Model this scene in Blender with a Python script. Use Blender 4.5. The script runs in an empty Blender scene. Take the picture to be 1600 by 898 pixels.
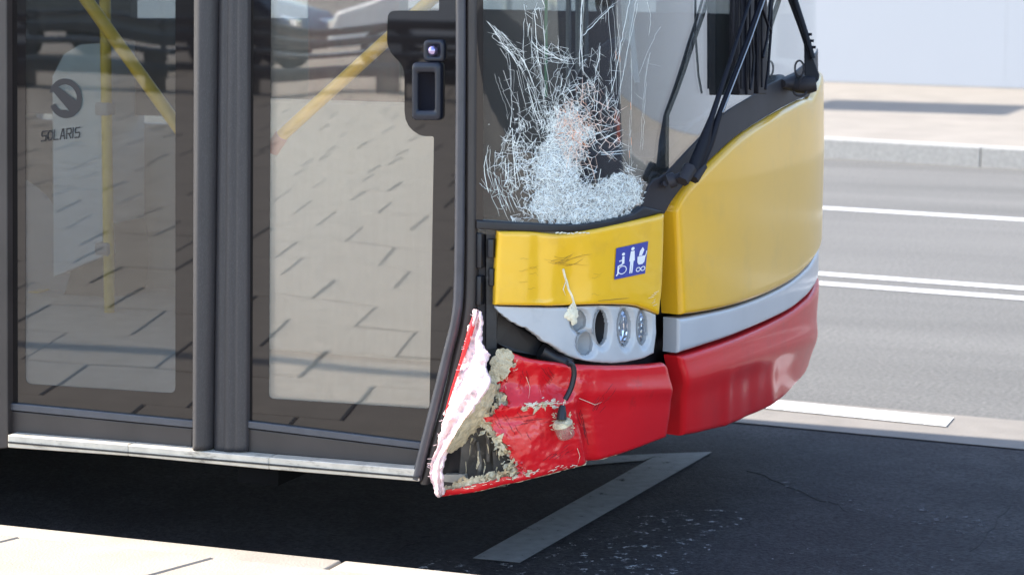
import bpy, bmesh, math, random
import numpy as np
from mathutils import Vector, Matrix, noise

random.seed(7)
R = math.radians
S = bpy.context.scene
COL = S.collection

# ------------------------------------------------------------------ camera
# bus frame: origin on the road below the kerb-side front corner, +X ahead of the bus, +Y across it
FPX = 3900.0
YAW, PITCH, ROLL = R(21.0), math.atan(539.0 / FPX), 0.008
CAMP = Vector((2.236, -5.569, 1.62))
_vh = Vector((-math.sin(YAW), math.cos(YAW), 0))
_r0 = Vector((math.cos(YAW), math.sin(YAW), 0))
_f = _vh * math.cos(PITCH) + Vector((0, 0, -1)) * math.sin(PITCH)
_u0 = _r0.cross(_f)
_r = _r0 * math.cos(ROLL) + _u0 * math.sin(ROLL)
_u = _u0 * math.cos(ROLL) - _r0 * math.sin(ROLL)
cd = bpy.data.cameras.new('camera')
cam = bpy.data.objects.new('camera', cd)
COL.objects.link(cam)
m3 = Matrix((_r, _u, -_f)).transposed()
cam.matrix_world = Matrix.Translation(CAMP) @ m3.to_4x4()
cd.sensor_width = 36.0
cd.lens = FPX / 1600 * 36
cd.clip_start, cd.clip_end = 0.1, 2000
cd.dof.use_dof = True
cd.dof.focus_distance = 6.15
cd.dof.aperture_fstop = 6.0
S.camera = cam

# ------------------------------------------------------------------ sky, sun, exposure
SUN_TO = Vector((-3.4, -0.03, 2.75)).normalized()
el = math.asin(SUN_TO.z)
W = bpy.data.worlds.new('World')
S.world = W
W.use_nodes = True
nt = W.node_tree
sky = nt.nodes.new('ShaderNodeTexSky')
sky.sky_type = 'NISHITA'
sky.sun_disc = False
sky.sun_elevation = el
sky.sun_rotation = math.atan2(SUN_TO.x, SUN_TO.y)
nt.links.new(sky.outputs[0], nt.nodes['Background'].inputs[0])
nt.nodes['Background'].inputs[1].default_value = 0.14
sl = bpy.data.lights.new('sun', 'SUN')
sl.energy = 3.4
sl.angle = R(0.5)
sl.color = (1.0, 0.93, 0.83)
so = bpy.data.objects.new('sun', sl)
COL.objects.link(so)
so.rotation_euler = SUN_TO.to_track_quat('Z', 'Y').to_euler()
S.view_settings.view_transform = 'Standard'
S.view_settings.look = 'None'
S.view_settings.gamma = 1
S.view_settings.exposure = 2.0
S.render.engine = 'CYCLES'
S.cycles.use_denoising = True
S.cycles.max_bounces = 10
S.cycles.transparent_max_bounces = 24
S.cycles.glossy_bounces = 6
S.cycles.sample_clamp_indirect = 6

# ------------------------------------------------------------------ geometry of the view (used to lay things out on real surfaces)
def ray(px, py):
    d = _f + _r * ((px - 800) / FPX) + _u * ((449 - py) / FPX)
    return d.normalized()

def proj(P):
    q = Vector(P) - CAMP
    w = q.dot(_f)
    return (800 + FPX * q.dot(_r) / w, 449 - FPX * q.dot(_u) / w)

def on_y(px, py, y):
    d = ray(px, py)
    return CAMP + d * ((y - CAMP.y) / d.y)

def on_z(px, py, z=0.0):
    d = ray(px, py)
    return CAMP + d * ((z - CAMP.z) / d.z)

def on_depth(px, py, dep):
    d = ray(px, py)
    return CAMP + d * (dep / d.dot(_f))

# plan curve of the front: superellipse from the kerb-side corner to the far corner, by arc length
A0, HW = 0.405, 1.275
th = np.linspace(0, 1, 4001)
yy = HW * (1 - np.cos(th * math.pi)) / 1.0 * 1.0
yy = np.clip(yy, 0, 2 * HW)
uu = np.abs((yy - HW) / HW)
xx = A0 * np.clip(1 - uu ** 3, 0, 1) ** 0.8
ss = np.concatenate([[0], np.cumsum(np.hypot(np.diff(xx), np.diff(yy)))])
SMAX = float(ss[-1])

def kz(z):
    if z > 1.0:
        return 1 - 0.10 * (z - 1.0)
    if z < 0.62:
        return 1 - 0.9 * (0.62 - z) ** 2
    return 1.0

def plan(s):
    if s <= 0:
        return s, 0.0
    if s >= SMAX:
        return -(s - SMAX), 2 * HW
    return float(np.interp(s, ss, xx)), float(np.interp(s, ss, yy))

NH = 0.016
_sd = np.unique(np.concatenate([np.linspace(-13, -0.1, 40), np.linspace(-0.1, 0.2, 400), ss[::4], np.linspace(SMAX - 0.2, SMAX + 0.1, 200), SMAX + np.linspace(0.1, 3, 10)]))
_PL = np.array([plan(q) for q in _sd])
_px, _py = _PL[:, 0], _PL[:, 1]
_PA, _PB = np.array([plan(q - NH) for q in _sd]), np.array([plan(q + NH) for q in _sd])
_t = _PB - _PA
_l = np.hypot(_t[:, 0], _t[:, 1])
_nx, _ny = _t[:, 1] / _l, -_t[:, 0] / _l

def surf(s, z, off=0.0):
    x, y = plan(s)
    xa, ya = plan(s - NH)
    xb, yb = plan(s + NH)
    k = kz(z) if x > 0 else 1.0
    tx, ty = xb - xa, yb - ya
    l = math.hypot(tx, ty)
    nx, ny = ty / l, -tx / l
    return Vector((x * k + nx * off, y + ny * off, z))

def sz(px, py, off=0.0):
    """where the line of sight through (px, py) meets the body surface: arc length and height"""
    d = ray(px, py)
    z = 0.8
    s = 0.0
    for _ in range(5):
        k = np.where(_px > 0, kz(z), 1.0)
        X = _px * k + _nx * off - CAMP.x
        Y = _py + _ny * off - CAMP.y
        c = X * d.y - Y * d.x
        idx = np.nonzero((c[:-1] <= 0) != (c[1:] <= 0))[0]
        if len(idx) == 0:
            i = int(np.argmin(np.abs(c)))
            f = 0
        else:
            dist = [X[i] ** 2 + Y[i] ** 2 for i in idx]
            i = int(idx[int(np.argmin(dist))])
            f = c[i] / (c[i] - c[i + 1])
        j = min(i + 1, len(_sd) - 1)
        s = _sd[i] + f * (_sd[j] - _sd[i])
        t = math.hypot(X[i], Y[i]) / math.hypot(d.x, d.y)
        z = CAMP.z + d.z * t
    return float(s), float(z)

def on_body(px, py, off=0.0):
    s, z = sz(px, py, off)
    return surf(s, z, off)

# ------------------------------------------------------------------ materials
def mat(name, col, rough=0.5, metal=0.0, var=0.0, vscale=4.0, bump=0.0, bscale=60.0, coat=0.0, stretch=None,
        col2=None, mix=(0.45, 0.6), mscale=6.0, spec=0.5, mstretch=None):
    m = bpy.data.materials.new(name)
    m.use_nodes = True
    n, L = m.node_tree.nodes, m.node_tree.links
    b = n['Principled BSDF']
    b.inputs['Roughness'].default_value = rough
    b.inputs['Metallic'].default_value = metal
    b.inputs['Coat Weight'].default_value = coat
    b.inputs['Coat Roughness'].default_value = 0.08
    b.inputs['Specular IOR Level'].default_value = spec
    c = tuple(col) + (1,)
    b.inputs['Base Color'].default_value = c
    tc = n.new('ShaderNodeTexCoord')
    def co(st):
        if st is None:
            return tc.outputs['Object']
        mp = n.new('ShaderNodeMapping')
        mp.inputs['Scale'].default_value = st
        L.new(tc.outputs['Object'], mp.inputs[0])
        return mp.outputs[0]
    out = None
    if col2 is not None:
        t = n.new('ShaderNodeTexNoise')
        t.inputs['Scale'].default_value = mscale
        t.inputs['Detail'].default_value = 8
        t.inputs['Roughness'].default_value = 0.65
        L.new(co(mstretch), t.inputs[0])
        rp = n.new('ShaderNodeValToRGB')
        rp.color_ramp.elements[0].position, rp.color_ramp.elements[1].position = mix
        rp.color_ramp.elements[0].color, rp.color_ramp.elements[1].color = c, tuple(col2) + (1,)
        L.new(t.outputs[0], rp.inputs[0])
        out = rp.outputs[0]
    if var > 0:
        t = n.new('ShaderNodeTexNoise')
        t.inputs['Scale'].default_value = vscale
        t.inputs['Detail'].default_value = 7
        L.new(co(stretch), t.inputs[0])
        mr = n.new('ShaderNodeMapRange')
        mr.inputs[1].default_value, mr.inputs[2].default_value = 0.3, 0.7
        mr.inputs[3].default_value, mr.inputs[4].default_value = 1 - var, 1 + var
        L.new(t.outputs[0], mr.inputs[0])
        mx = n.new('ShaderNodeVectorMath')
        mx.operation = 'SCALE'
        if out is not None:
            L.new(out, mx.inputs[0])
        else:
            mx.inputs[0].default_value = col
        L.new(mr.outputs[0], mx.inputs['Scale'])
        out = mx.outputs[0]
    if out is not None:
        L.new(out, b.inputs['Base Color'])
    if bump > 0:
        t = n.new('ShaderNodeTexNoise')
        t.inputs['Scale'].default_value = bscale
        t.inputs['Detail'].default_value = 6
        L.new(co(stretch), t.inputs[0])
        bp = n.new('ShaderNodeBump')
        bp.inputs['Strength'].default_value = bump
        bp.inputs['Distance'].default_value = 0.01
        L.new(t.outputs[0], bp.inputs['Height'])
        L.new(bp.outputs[0], b.inputs['Normal'])
    return m

def glass(name, tint, dust=0.05, dustcol=(0.5, 0.48, 0.43), ior=1.5, wavy=0.0, streak=True, rough=0.0, wscale=1.6, power=5.0):
    m = bpy.data.materials.new(name)
    m.use_nodes = True
    n, L = m.node_tree.nodes, m.node_tree.links
    n.remove(n['Principled BSDF'])
    o = n['Material Output']
    tr = n.new('ShaderNodeBsdfTransparent')
    tr.inputs[0].default_value = tuple(tint) + (1,)
    gl = n.new('ShaderNodeBsdfGlossy')
    gl.inputs['Roughness'].default_value = rough
    gl.inputs[0].default_value = (1, 1, 1, 1)
    lw = n.new('ShaderNodeLayerWeight')
    lw.inputs[0].default_value = 0.5
    pw = n.new('ShaderNodeMath')
    pw.operation = 'POWER'
    pw.inputs[1].default_value = power
    L.new(lw.outputs['Facing'], pw.inputs[0])
    f0 = ((ior - 1) / (ior + 1)) ** 2
    ma = n.new('ShaderNodeMath')
    ma.operation = 'MULTIPLY_ADD'
    ma.inputs[1].default_value, ma.inputs[2].default_value = 1 - f0, f0
    L.new(pw.outputs[0], ma.inputs[0])
    a = n.new('ShaderNodeMixShader')
    L.new(ma.outputs[0], a.inputs[0])
    L.new(tr.outputs[0], a.inputs[1])
    L.new(gl.outputs[0], a.inputs[2])
    tc = n.new('ShaderNodeTexCoord')
    if wavy:
        t = n.new('ShaderNodeTexNoise')
        t.inputs['Scale'].default_value = wscale
        t.inputs['Detail'].default_value = 1
        L.new(tc.outputs['Object'], t.inputs[0])
        bp = n.new('ShaderNodeBump')
        bp.inputs['Strength'].default_value = 1.0
        bp.inputs['Distance'].default_value = wavy
        L.new(t.outputs[0], bp.inputs['Height'])
        L.new(bp.outputs[0], gl.inputs['Normal'])
    df = n.new('ShaderNodeBsdfDiffuse')
    df.inputs[0].default_value = tuple(dustcol) + (1,)
    b = n.new('ShaderNodeMixShader')
    mp = n.new('ShaderNodeMapping')
    mp.inputs['Scale'].default_value = (60, 60, 3)
    L.new(tc.outputs['Object'], mp.inputs[0])
    t2 = n.new('ShaderNodeTexNoise')
    t2.inputs['Scale'].default_value = 1.0
    t2.inputs['Detail'].default_value = 8
    L.new(mp.outputs[0], t2.inputs[0])
    mr = n.new('ShaderNodeMapRange')
    mr.inputs[1].default_value, mr.inputs[2].default_value = 0.3, 0.75
    mr.inputs[3].default_value, mr.inputs[4].default_value = dust * 0.7, dust * 1.4
    L.new(t2.outputs[0], mr.inputs[0])
    if streak:
        L.new(mr.outputs[0], b.inputs[0])
    else:
        b.inputs[0].default_value = dust
    L.new(a.outputs[0], b.inputs[1])
    L.new(df.outputs[0], b.inputs[2])
    L.new(b.outputs[0], o.inputs[0])
    return m

M = {}
M['yellow'] = mat('yellow_paint', (0.84, 0.48, 0.016), 0.34, coat=0.5, var=0.04, vscale=3, col2=(0.72, 0.40, 0.025), mix=(0.55, 0.8), mscale=11)
M['yellow_hood'] = mat('yellow_hood_paint', (0.82, 0.445, 0.018), 0.36, coat=0.6, var=0.03, vscale=2, spec=0.35, col2=(0.72, 0.40, 0.03), mix=(0.52, 0.8), mscale=7)
M['yellow_hood'].node_tree.nodes['Principled BSDF'].inputs['Coat Roughness'].default_value = 0.13
M['red'] = mat('red_paint', (0.68, 0.010, 0.018), 0.32, coat=0.5, var=0.06, vscale=5, col2=(0.34, 0.02, 0.02), mix=(0.60, 0.74), mscale=7)
M['red2'] = mat('red_bumper_paint', (0.68, 0.010, 0.016), 0.5, coat=0.42, var=0.05, vscale=3, spec=0.25, col2=(0.58, 0.014, 0.02), mix=(0.5, 0.75), mscale=8)
M['red2'].node_tree.nodes['Principled BSDF'].inputs['Coat Roughness'].default_value = 0.12
M['grey'] = mat('grey_plastic', (0.46, 0.48, 0.50), 0.38, coat=0.3, var=0.04, vscale=12, col2=(0.41, 0.425, 0.44), mix=(0.6, 0.75), mscale=14)
M['trim'] = mat('grey_trim_paint', (0.46, 0.48, 0.51), 0.3, coat=0.5, var=0.04, vscale=8)
M['black'] = mat('black_plastic', (0.012, 0.012, 0.016), 0.45, var=0.3, vscale=20)
M['cowl'] = mat('cowl_plastic', (0.028, 0.025, 0.029), 0.55, spec=0.3, var=0.2, vscale=9)
M['wiper'] = mat('wiper_black', (0.007, 0.007, 0.012), 0.5, var=0.1, vscale=20, spec=0.22)
M['dark'] = mat('dark_steel', (0.02, 0.019, 0.02), 0.55, var=0.4, vscale=30, col2=(0.09, 0.085, 0.08), mix=(0.6, 0.72), mscale=25)
M['under'] = mat('underside_steel', (0.010, 0.010, 0.012), 0.9, var=0.3, vscale=6, spec=0.1)
M['door'] = mat('door_brown_grey', (0.034, 0.028, 0.027), 0.45, var=0.18, vscale=8, bump=0.03, bscale=90)
M['frit'] = mat('black_glass_print', (0.012, 0.0105, 0.011), 0.015, var=0.1, vscale=200, spec=0.65)
M['rubber'] = mat('dusty_rubber', (0.030, 0.028, 0.031), 0.5, var=0.12, vscale=1, stretch=(160, 160, 10), col2=(0.062, 0.060, 0.064), mix=(0.50, 0.80), mscale=1, mstretch=(500, 500, 160), bump=0.03, bscale=2)
M['seal'] = mat('black_rubber_seal', (0.05, 0.05, 0.06), 0.38, var=0.15, vscale=20)
M['sill'] = mat('worn_aluminium_sill', (0.55, 0.50, 0.42), 0.45, metal=0.1, var=0.15, vscale=25, col2=(0.22, 0.19, 0.16), mix=(0.55, 0.7), mscale=18, mstretch=(1, 1, 3))
M['railblue'] = mat('door_rail', (0.07, 0.075, 0.09), 0.4, metal=0.3, var=0.1, vscale=30)
M['handrail'] = mat('yellow_handrail', (0.92, 0.58, 0.012), 0.3, coat=0.4, var=0.05, vscale=10)
M['fibre'] = mat('torn_fibreglass', (0.66, 0.57, 0.39), 0.9, var=0.25, vscale=60, bump=0.8, bscale=160, col2=(0.40, 0.33, 0.19), mix=(0.5, 0.7), mscale=40)
M['flap'] = mat('torn_bumper_skin', (0.74, 0.55, 0.56), 0.85, var=0.15, vscale=50, bump=0.6, bscale=120, col2=(0.55, 0.10, 0.14), mix=(0.60, 0.76), mscale=5)
M['bracket'] = mat('bracket_steel', (0.075, 0.066, 0.058), 0.6, var=0.4, vscale=30, col2=(0.20, 0.18, 0.15), mix=(0.58, 0.72), mscale=25)
M['chrome'] = mat('chrome', (0.85, 0.86, 0.88), 0.08, metal=1.0)
M['lens'] = glass('lamp_glass', (0.97, 0.98, 1), 0.01, ior=1.35)
M['amber'] = glass('marker_lens', (0.85, 0.70, 0.66), 0.30, dustcol=(0.62, 0.45, 0.40), ior=1.6)
M['blue'] = mat('blue_sticker', (0.045, 0.06, 0.32), 0.35, coat=0.3)
M['white'] = mat('white_print', (0.82, 0.82, 0.86), 0.5)
M['crack'] = mat('cracked_glass_white', (0.84, 0.87, 0.83), 0.4, var=0.15, vscale=60)
M['crack_pink'] = mat('cracked_glass_pink', (0.88, 0.66, 0.54), 0.4, var=0.15, vscale=60)
M['crack_blue'] = mat('cracked_glass_blue', (0.78, 0.86, 0.88), 0.4, var=0.15, vscale=60)
M['crack_orange'] = mat('cracked_glass_orange', (0.90, 0.36, 0.16), 0.4)
M['scratch'] = mat('scratch_brown', (0.36, 0.20, 0.03), 0.7)
M['logo'] = mat('grey_etched_print', (0.050, 0.047, 0.047), 0.8, spec=0.1)
M['glass_left'] = glass('door_glass_rear_leaf', (0.64, 0.66, 0.66), 0.012, wavy=0.0025, ior=1.75)
M['glass_right'] = glass('door_glass_front_leaf', (0.95, 0.94, 0.915), 0.03, dustcol=(0.62, 0.60, 0.54), wavy=0.0025, ior=1.85)
M['wind'] = glass('windscreen_glass', (0.66, 0.70, 0.70), 0.015, dustcol=(0.6, 0.62, 0.64), ior=1.5, streak=False, power=1.6)
M['window'] = glass('side_window_glass', (0.85, 0.88, 0.88), 0.01)
M['inwhite'] = mat('interior_pale_panel', (0.70, 0.72, 0.70), 0.4, var=0.05, vscale=4)
M['infloor'] = mat('interior_floor', (0.55, 0.54, 0.50), 0.5, var=0.08, vscale=12)
M['indark'] = mat('interior_dark', (0.03, 0.03, 0.04), 0.6, var=0.2, vscale=6)
M['inred'] = mat('seat_red_cloth', (0.12, 0.012, 0.018), 0.9, var=0.2, vscale=30)
M['ingrey'] = mat('interior_grey', (0.30, 0.30, 0.30), 0.6, var=0.1, vscale=6)
M['wall'] = mat('white_cladding', (0.42, 0.43, 0.45), 0.6, var=0.012, vscale=0.6)
M['wallcap'] = mat('pale_concrete', (0.62, 0.58, 0.50), 0.8, var=0.1, vscale=3)
M['kerb'] = mat('kerb_granite', (0.31, 0.30, 0.28), 0.85, var=0.15, vscale=40, bump=0.3, bscale=120)
M['fpave'] = mat('far_pavement_concrete', (0.205, 0.183, 0.157), 0.9, var=0.10, vscale=3, bump=0.2, bscale=60)
M['slab'] = mat('paving_concrete', (0.33, 0.285, 0.235), 0.9, var=0.10, vscale=6, bump=0.35, bscale=140)
M['joint'] = mat('joint_sand', (0.055, 0.05, 0.045), 0.95, var=0.2, vscale=30)
M['carblack'] = mat('car_paint_black', (0.012, 0.012, 0.015), 0.25, coat=0.8)
M['carsilver'] = mat('car_paint_silver', (0.62, 0.63, 0.65), 0.3, coat=0.6)
M['carwin'] = mat('car_window', (0.4, 0.42, 0.45), 0.06, metal=1.0)
M['tyre'] = mat('tyre_rubber', (0.02, 0.02, 0.02), 0.9)
M['postgrey'] = mat('galvanised_post', (0.35, 0.36, 0.37), 0.45, metal=0.6)
M['boardface'] = mat('board_metal', (0.40, 0.41, 0.42), 0.5, metal=0.5)
M['ground'] = mat('bare_ground', (0.20, 0.19, 0.17), 0.95, var=0.2, vscale=0.3)

def marking_mat(name, col, keep=0.5, scale=30, hi=None):
    """white road paint worn away in flakes"""
    m = mat(name, col, 0.7, var=0.15, vscale=30, bump=0.2, bscale=150)
    n, L = m.node_tree.nodes, m.node_tree.links
    tc = n.new('ShaderNodeTexCoord')
    t = n.new('ShaderNodeTexNoise')
    t.inputs['Scale'].default_value = scale
    t.inputs['Detail'].default_value = 12
    t.inputs['Roughness'].default_value = 0.75
    L.new(tc.outputs['Object'], t.inputs[0])
    mr = n.new('ShaderNodeMapRange')
    mr.inputs[1].default_value, mr.inputs[2].default_value = keep - 0.03, keep + 0.03
    L.new(t.outputs[0], mr.inputs[0])
    L.new(mr.outputs[0], n['Principled BSDF'].inputs['Alpha'])
    return m
M['paint'] = marking_mat('road_paint', (0.60, 0.60, 0.59), 0.405, 40)
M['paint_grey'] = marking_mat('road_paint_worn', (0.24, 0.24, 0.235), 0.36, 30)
M['paint_flakes'] = marking_mat('road_paint_flakes', (0.45, 0.45, 0.45), 0.60, 26)

def asphalt():
    m = bpy.data.materials.new('asphalt')
    m.use_nodes = True
    n, L = m.node_tree.nodes, m.node_tree.links
    b = n['Principled BSDF']
    b.inputs['Roughness'].default_value = 0.85
    tc = n.new('ShaderNodeTexCoord')
    t = n.new('ShaderNodeTexNoise')
    t.inputs['Scale'].default_value = 55
    t.inputs['Detail'].default_value = 10
    t.inputs['Roughness'].default_value = 0.8
    L.new(tc.outputs['Object'], t.inputs[0])
    r1 = n.new('ShaderNodeValToRGB')
    r1.color_ramp.elements[0].position, r1.color_ramp.elements[1].position = 0.32, 0.72
    r1.color_ramp.elements[0].color = (0.040, 0.039, 0.036, 1)
    r1.color_ramp.elements[1].color = (0.185, 0.178, 0.165, 1)
    L.new(t.outputs[0], r1.inputs[0])
    t2 = n.new('ShaderNodeTexNoise')
    t2.inputs['Scale'].default_value = 1.0
    t2.inputs['Detail'].default_value = 7
    mp = n.new('ShaderNodeMapping')
    mp.inputs['Rotation'].default_value = (0, 0, R(6.7))
    mp.inputs['Scale'].default_value = (0.22, 1.5, 1)
    L.new(tc.outputs['Object'], mp.inputs[0])
    L.new(mp.outputs[0], t2.inputs[0])
    mr = n.new('ShaderNodeMapRange')
    mr.inputs[1].default_value, mr.inputs[2].default_value = 0.3, 0.7
    mr.inputs[3].default_value, mr.inputs[4].default_value = 0.80, 1.18
    L.new(t2.outputs[0], mr.inputs[0])
    mx = n.new('ShaderNodeVectorMath')
    mx.operation = 'SCALE'
    L.new(r1.outputs[0], mx.inputs[0])
    L.new(mr.outputs[0], mx.inputs['Scale'])
    L.new(mx.outputs[0], b.inputs['Base Color'])
    bp = n.new('ShaderNodeBump')
    bp.inputs['Strength'].default_value = 0.5
    bp.inputs['Distance'].default_value = 0.01
    L.new(t.outputs[0], bp.inputs['Height'])
    L.new(bp.outputs[0], b.inputs['Normal'])
    return m
M['asphalt'] = asphalt()
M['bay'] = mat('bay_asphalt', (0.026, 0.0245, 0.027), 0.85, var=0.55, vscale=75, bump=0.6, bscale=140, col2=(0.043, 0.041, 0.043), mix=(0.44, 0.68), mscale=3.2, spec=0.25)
M['gutter'] = mat('concrete_gutter', (0.18, 0.163, 0.143), 0.9, var=0.1, vscale=6, bump=0.3, bscale=120)

# ------------------------------------------------------------------ builders
def obj(name, verts, faces, material, parent=None, smooth=False, kind=None, mi=None):
    me = bpy.data.meshes.new(name)
    me.from_pydata([tuple(v) for v in verts], [], faces)
    mats = material if isinstance(material, (list, tuple)) else [material]
    for q in mats:
        me.materials.append(q)
    if smooth:
        me.polygons.foreach_set('use_smooth', [True] * len(me.polygons))
    if mi is not None:
        me.polygons.foreach_set('material_index', mi)
    me.update()
    o = bpy.data.objects.new(name, me)
    COL.objects.link(o)
    if parent is not None:
        o.parent = parent
    if kind:
        o['kind'] = kind
    return o

def empty(name, loc=(0, 0, 0)):
    o = bpy.data.objects.new(name, None)
    o.empty_display_size = 0.3
    o.location = loc
    COL.objects.link(o)
    return o

def tag(o, label, cat, group=None):
    o['label'], o['category'] = label, cat
    if group:
        o['group'] = group
    return o

class MB:
    """collects shapes for one mesh"""
    def __init__(self):
        self.v, self.f, self.m, self.sm = [], [], [], []
    def add(self, v, f, mi=0, smooth=False):
        b = len(self.v)
        self.v += [Vector(p) for p in v]
        self.f += [tuple(b + i for i in q) for q in f]
        self.m += [mi] * len(f)
        self.sm += [smooth] * len(f)
        return self
    def box(self, lo, hi, mi=0, bev=0.0):
        lo, hi = Vector(lo), Vector(hi)
        if bev <= 0:
            v = [(x, y, z) for x in (lo.x, hi.x) for y in (lo.y, hi.y) for z in (lo.z, hi.z)]
            return self.add(v, [(0, 1, 3, 2), (4, 6, 7, 5), (0, 4, 5, 1), (2, 3, 7, 6), (0, 2, 6, 4), (1, 5, 7, 3)], mi)
        bm = bmesh.new()
        bmesh.ops.create_cube(bm, size=1)
        for q in bm.verts:
            q.co = Vector(((lo.x + hi.x) / 2 + q.co.x * (hi.x - lo.x), (lo.y + hi.y) / 2 + q.co.y * (hi.y - lo.y), (lo.z + hi.z) / 2 + q.co.z * (hi.z - lo.z)))
        bmesh.ops.bevel(bm, geom=list(bm.edges), offset=bev, segments=3, affect='EDGES', profile=0.5)
        bm.verts.index_update()
        self.add([q.co.copy() for q in bm.verts], [[q.index for q in f.verts] for f in bm.faces], mi, True)
        bm.free()
        return self
    def tube(self, pts, r, n=10, mi=0, cap=True, flat=1.0, up=None):
        pts = [Vector(p) for p in pts]
        rr = r if isinstance(r, (list, tuple)) else [r] * len(pts)
        v, f = [], []
        ref = Vector(up) if up else None
        for i, p in enumerate(pts):
            t = (pts[min(i + 1, len(pts) - 1)] - pts[max(i - 1, 0)]).normalized()
            if ref is None:
                ref = Vector((0, 0, 1)) if abs(t.z) < 0.9 else Vector((1, 0, 0))
            a = (ref - t * ref.dot(t)).normalized()
            ref = a if up is None else ref
            b = t.cross(a)
            for k in range(n):
                q = 2 * math.pi * k / n
                v.append(p + a * math.cos(q) * rr[i] * flat + b * math.sin(q) * rr[i])
        for i in range(len(pts) - 1):
            for k in range(n):
                f.append((i * n + k, i * n + (k + 1) % n, (i + 1) * n + (k + 1) % n, (i + 1) * n + k))
        self.add(v, f, mi, True)
        if cap:
            self.add(v[:n], [tuple(range(n))[::-1]], mi)
            self.add(v[-n:], [tuple(range(n))], mi)
        return self
    def prism(self, poly, d, mi=0):
        """closed polygon (3-D points) pushed along d"""
        poly = [Vector(p) for p in poly]
        d = Vector(d)
        n = len(poly)
        v = poly + [p + d for p in poly]
        f = [tuple(range(n)), tuple(range(2 * n - 1, n - 1, -1))]
        f += [(i, i + n, (i + 1) % n + n, (i + 1) % n) for i in range(n)]
        return self.add(v, f, mi)
    def build(self, name, material, parent=None, kind=None):
        o = obj(name, self.v, self.f, material, parent, mi=self.m, kind=kind)
        o.data.polygons.foreach_set('use_smooth', self.sm)
        bm = bmesh.new()
        bm.from_mesh(o.data)
        bmesh.ops.recalc_face_normals(bm, faces=bm.faces)
        bm.to_mesh(o.data)
        bm.free()
        return o

def bevel(o, w, seg=2):
    md = o.modifiers.new('bevel', 'BEVEL')
    md.width, md.segments, md.limit_method = w, seg, 'ANGLE'
    md.angle_limit = R(35)
    md.harden_normals = True
    for p in o.data.polygons:
        p.use_smooth = True
    return o

def resample(poly, ts):
    P = np.array(poly, float)
    d = np.concatenate([[0], np.cumsum(np.hypot(*(np.diff(P, axis=0).T)))])
    d /= d[-1]
    return np.stack([np.interp(ts, d, P[:, 0]), np.interp(ts, d, P[:, 1])], 1)

def spline(poly, n=60):
    """smooth curve through the points"""
    P = np.array(poly, float)
    P = np.vstack([2 * P[0] - P[1], P, 2 * P[-1] - P[-2]])
    out = []
    for i in range(1, len(P) - 2):
        for t in np.linspace(0, 1, 12, endpoint=False):
            a, b, c, d = P[i - 1], P[i], P[i + 1], P[i + 2]
            out.append(0.5 * ((2 * b) + (-a + c) * t + (2 * a - 5 * b + 4 * c - d) * t * t + (-a + 3 * b - 3 * c + d) * t ** 3))
    out.append(P[-2])
    return np.array(out)

def edge_ts(n, fr):
    if fr <= 0:
        return np.linspace(0, 1, n + 8)
    e = [0, 0.12, 0.3, 0.6, 1.0]
    fr = min(fr, 0.3)
    a = [fr * q for q in e]
    return np.array(a + list(np.linspace(fr, 1 - fr, n)[1:-1]) + [1 - q for q in a[::-1]])

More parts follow.
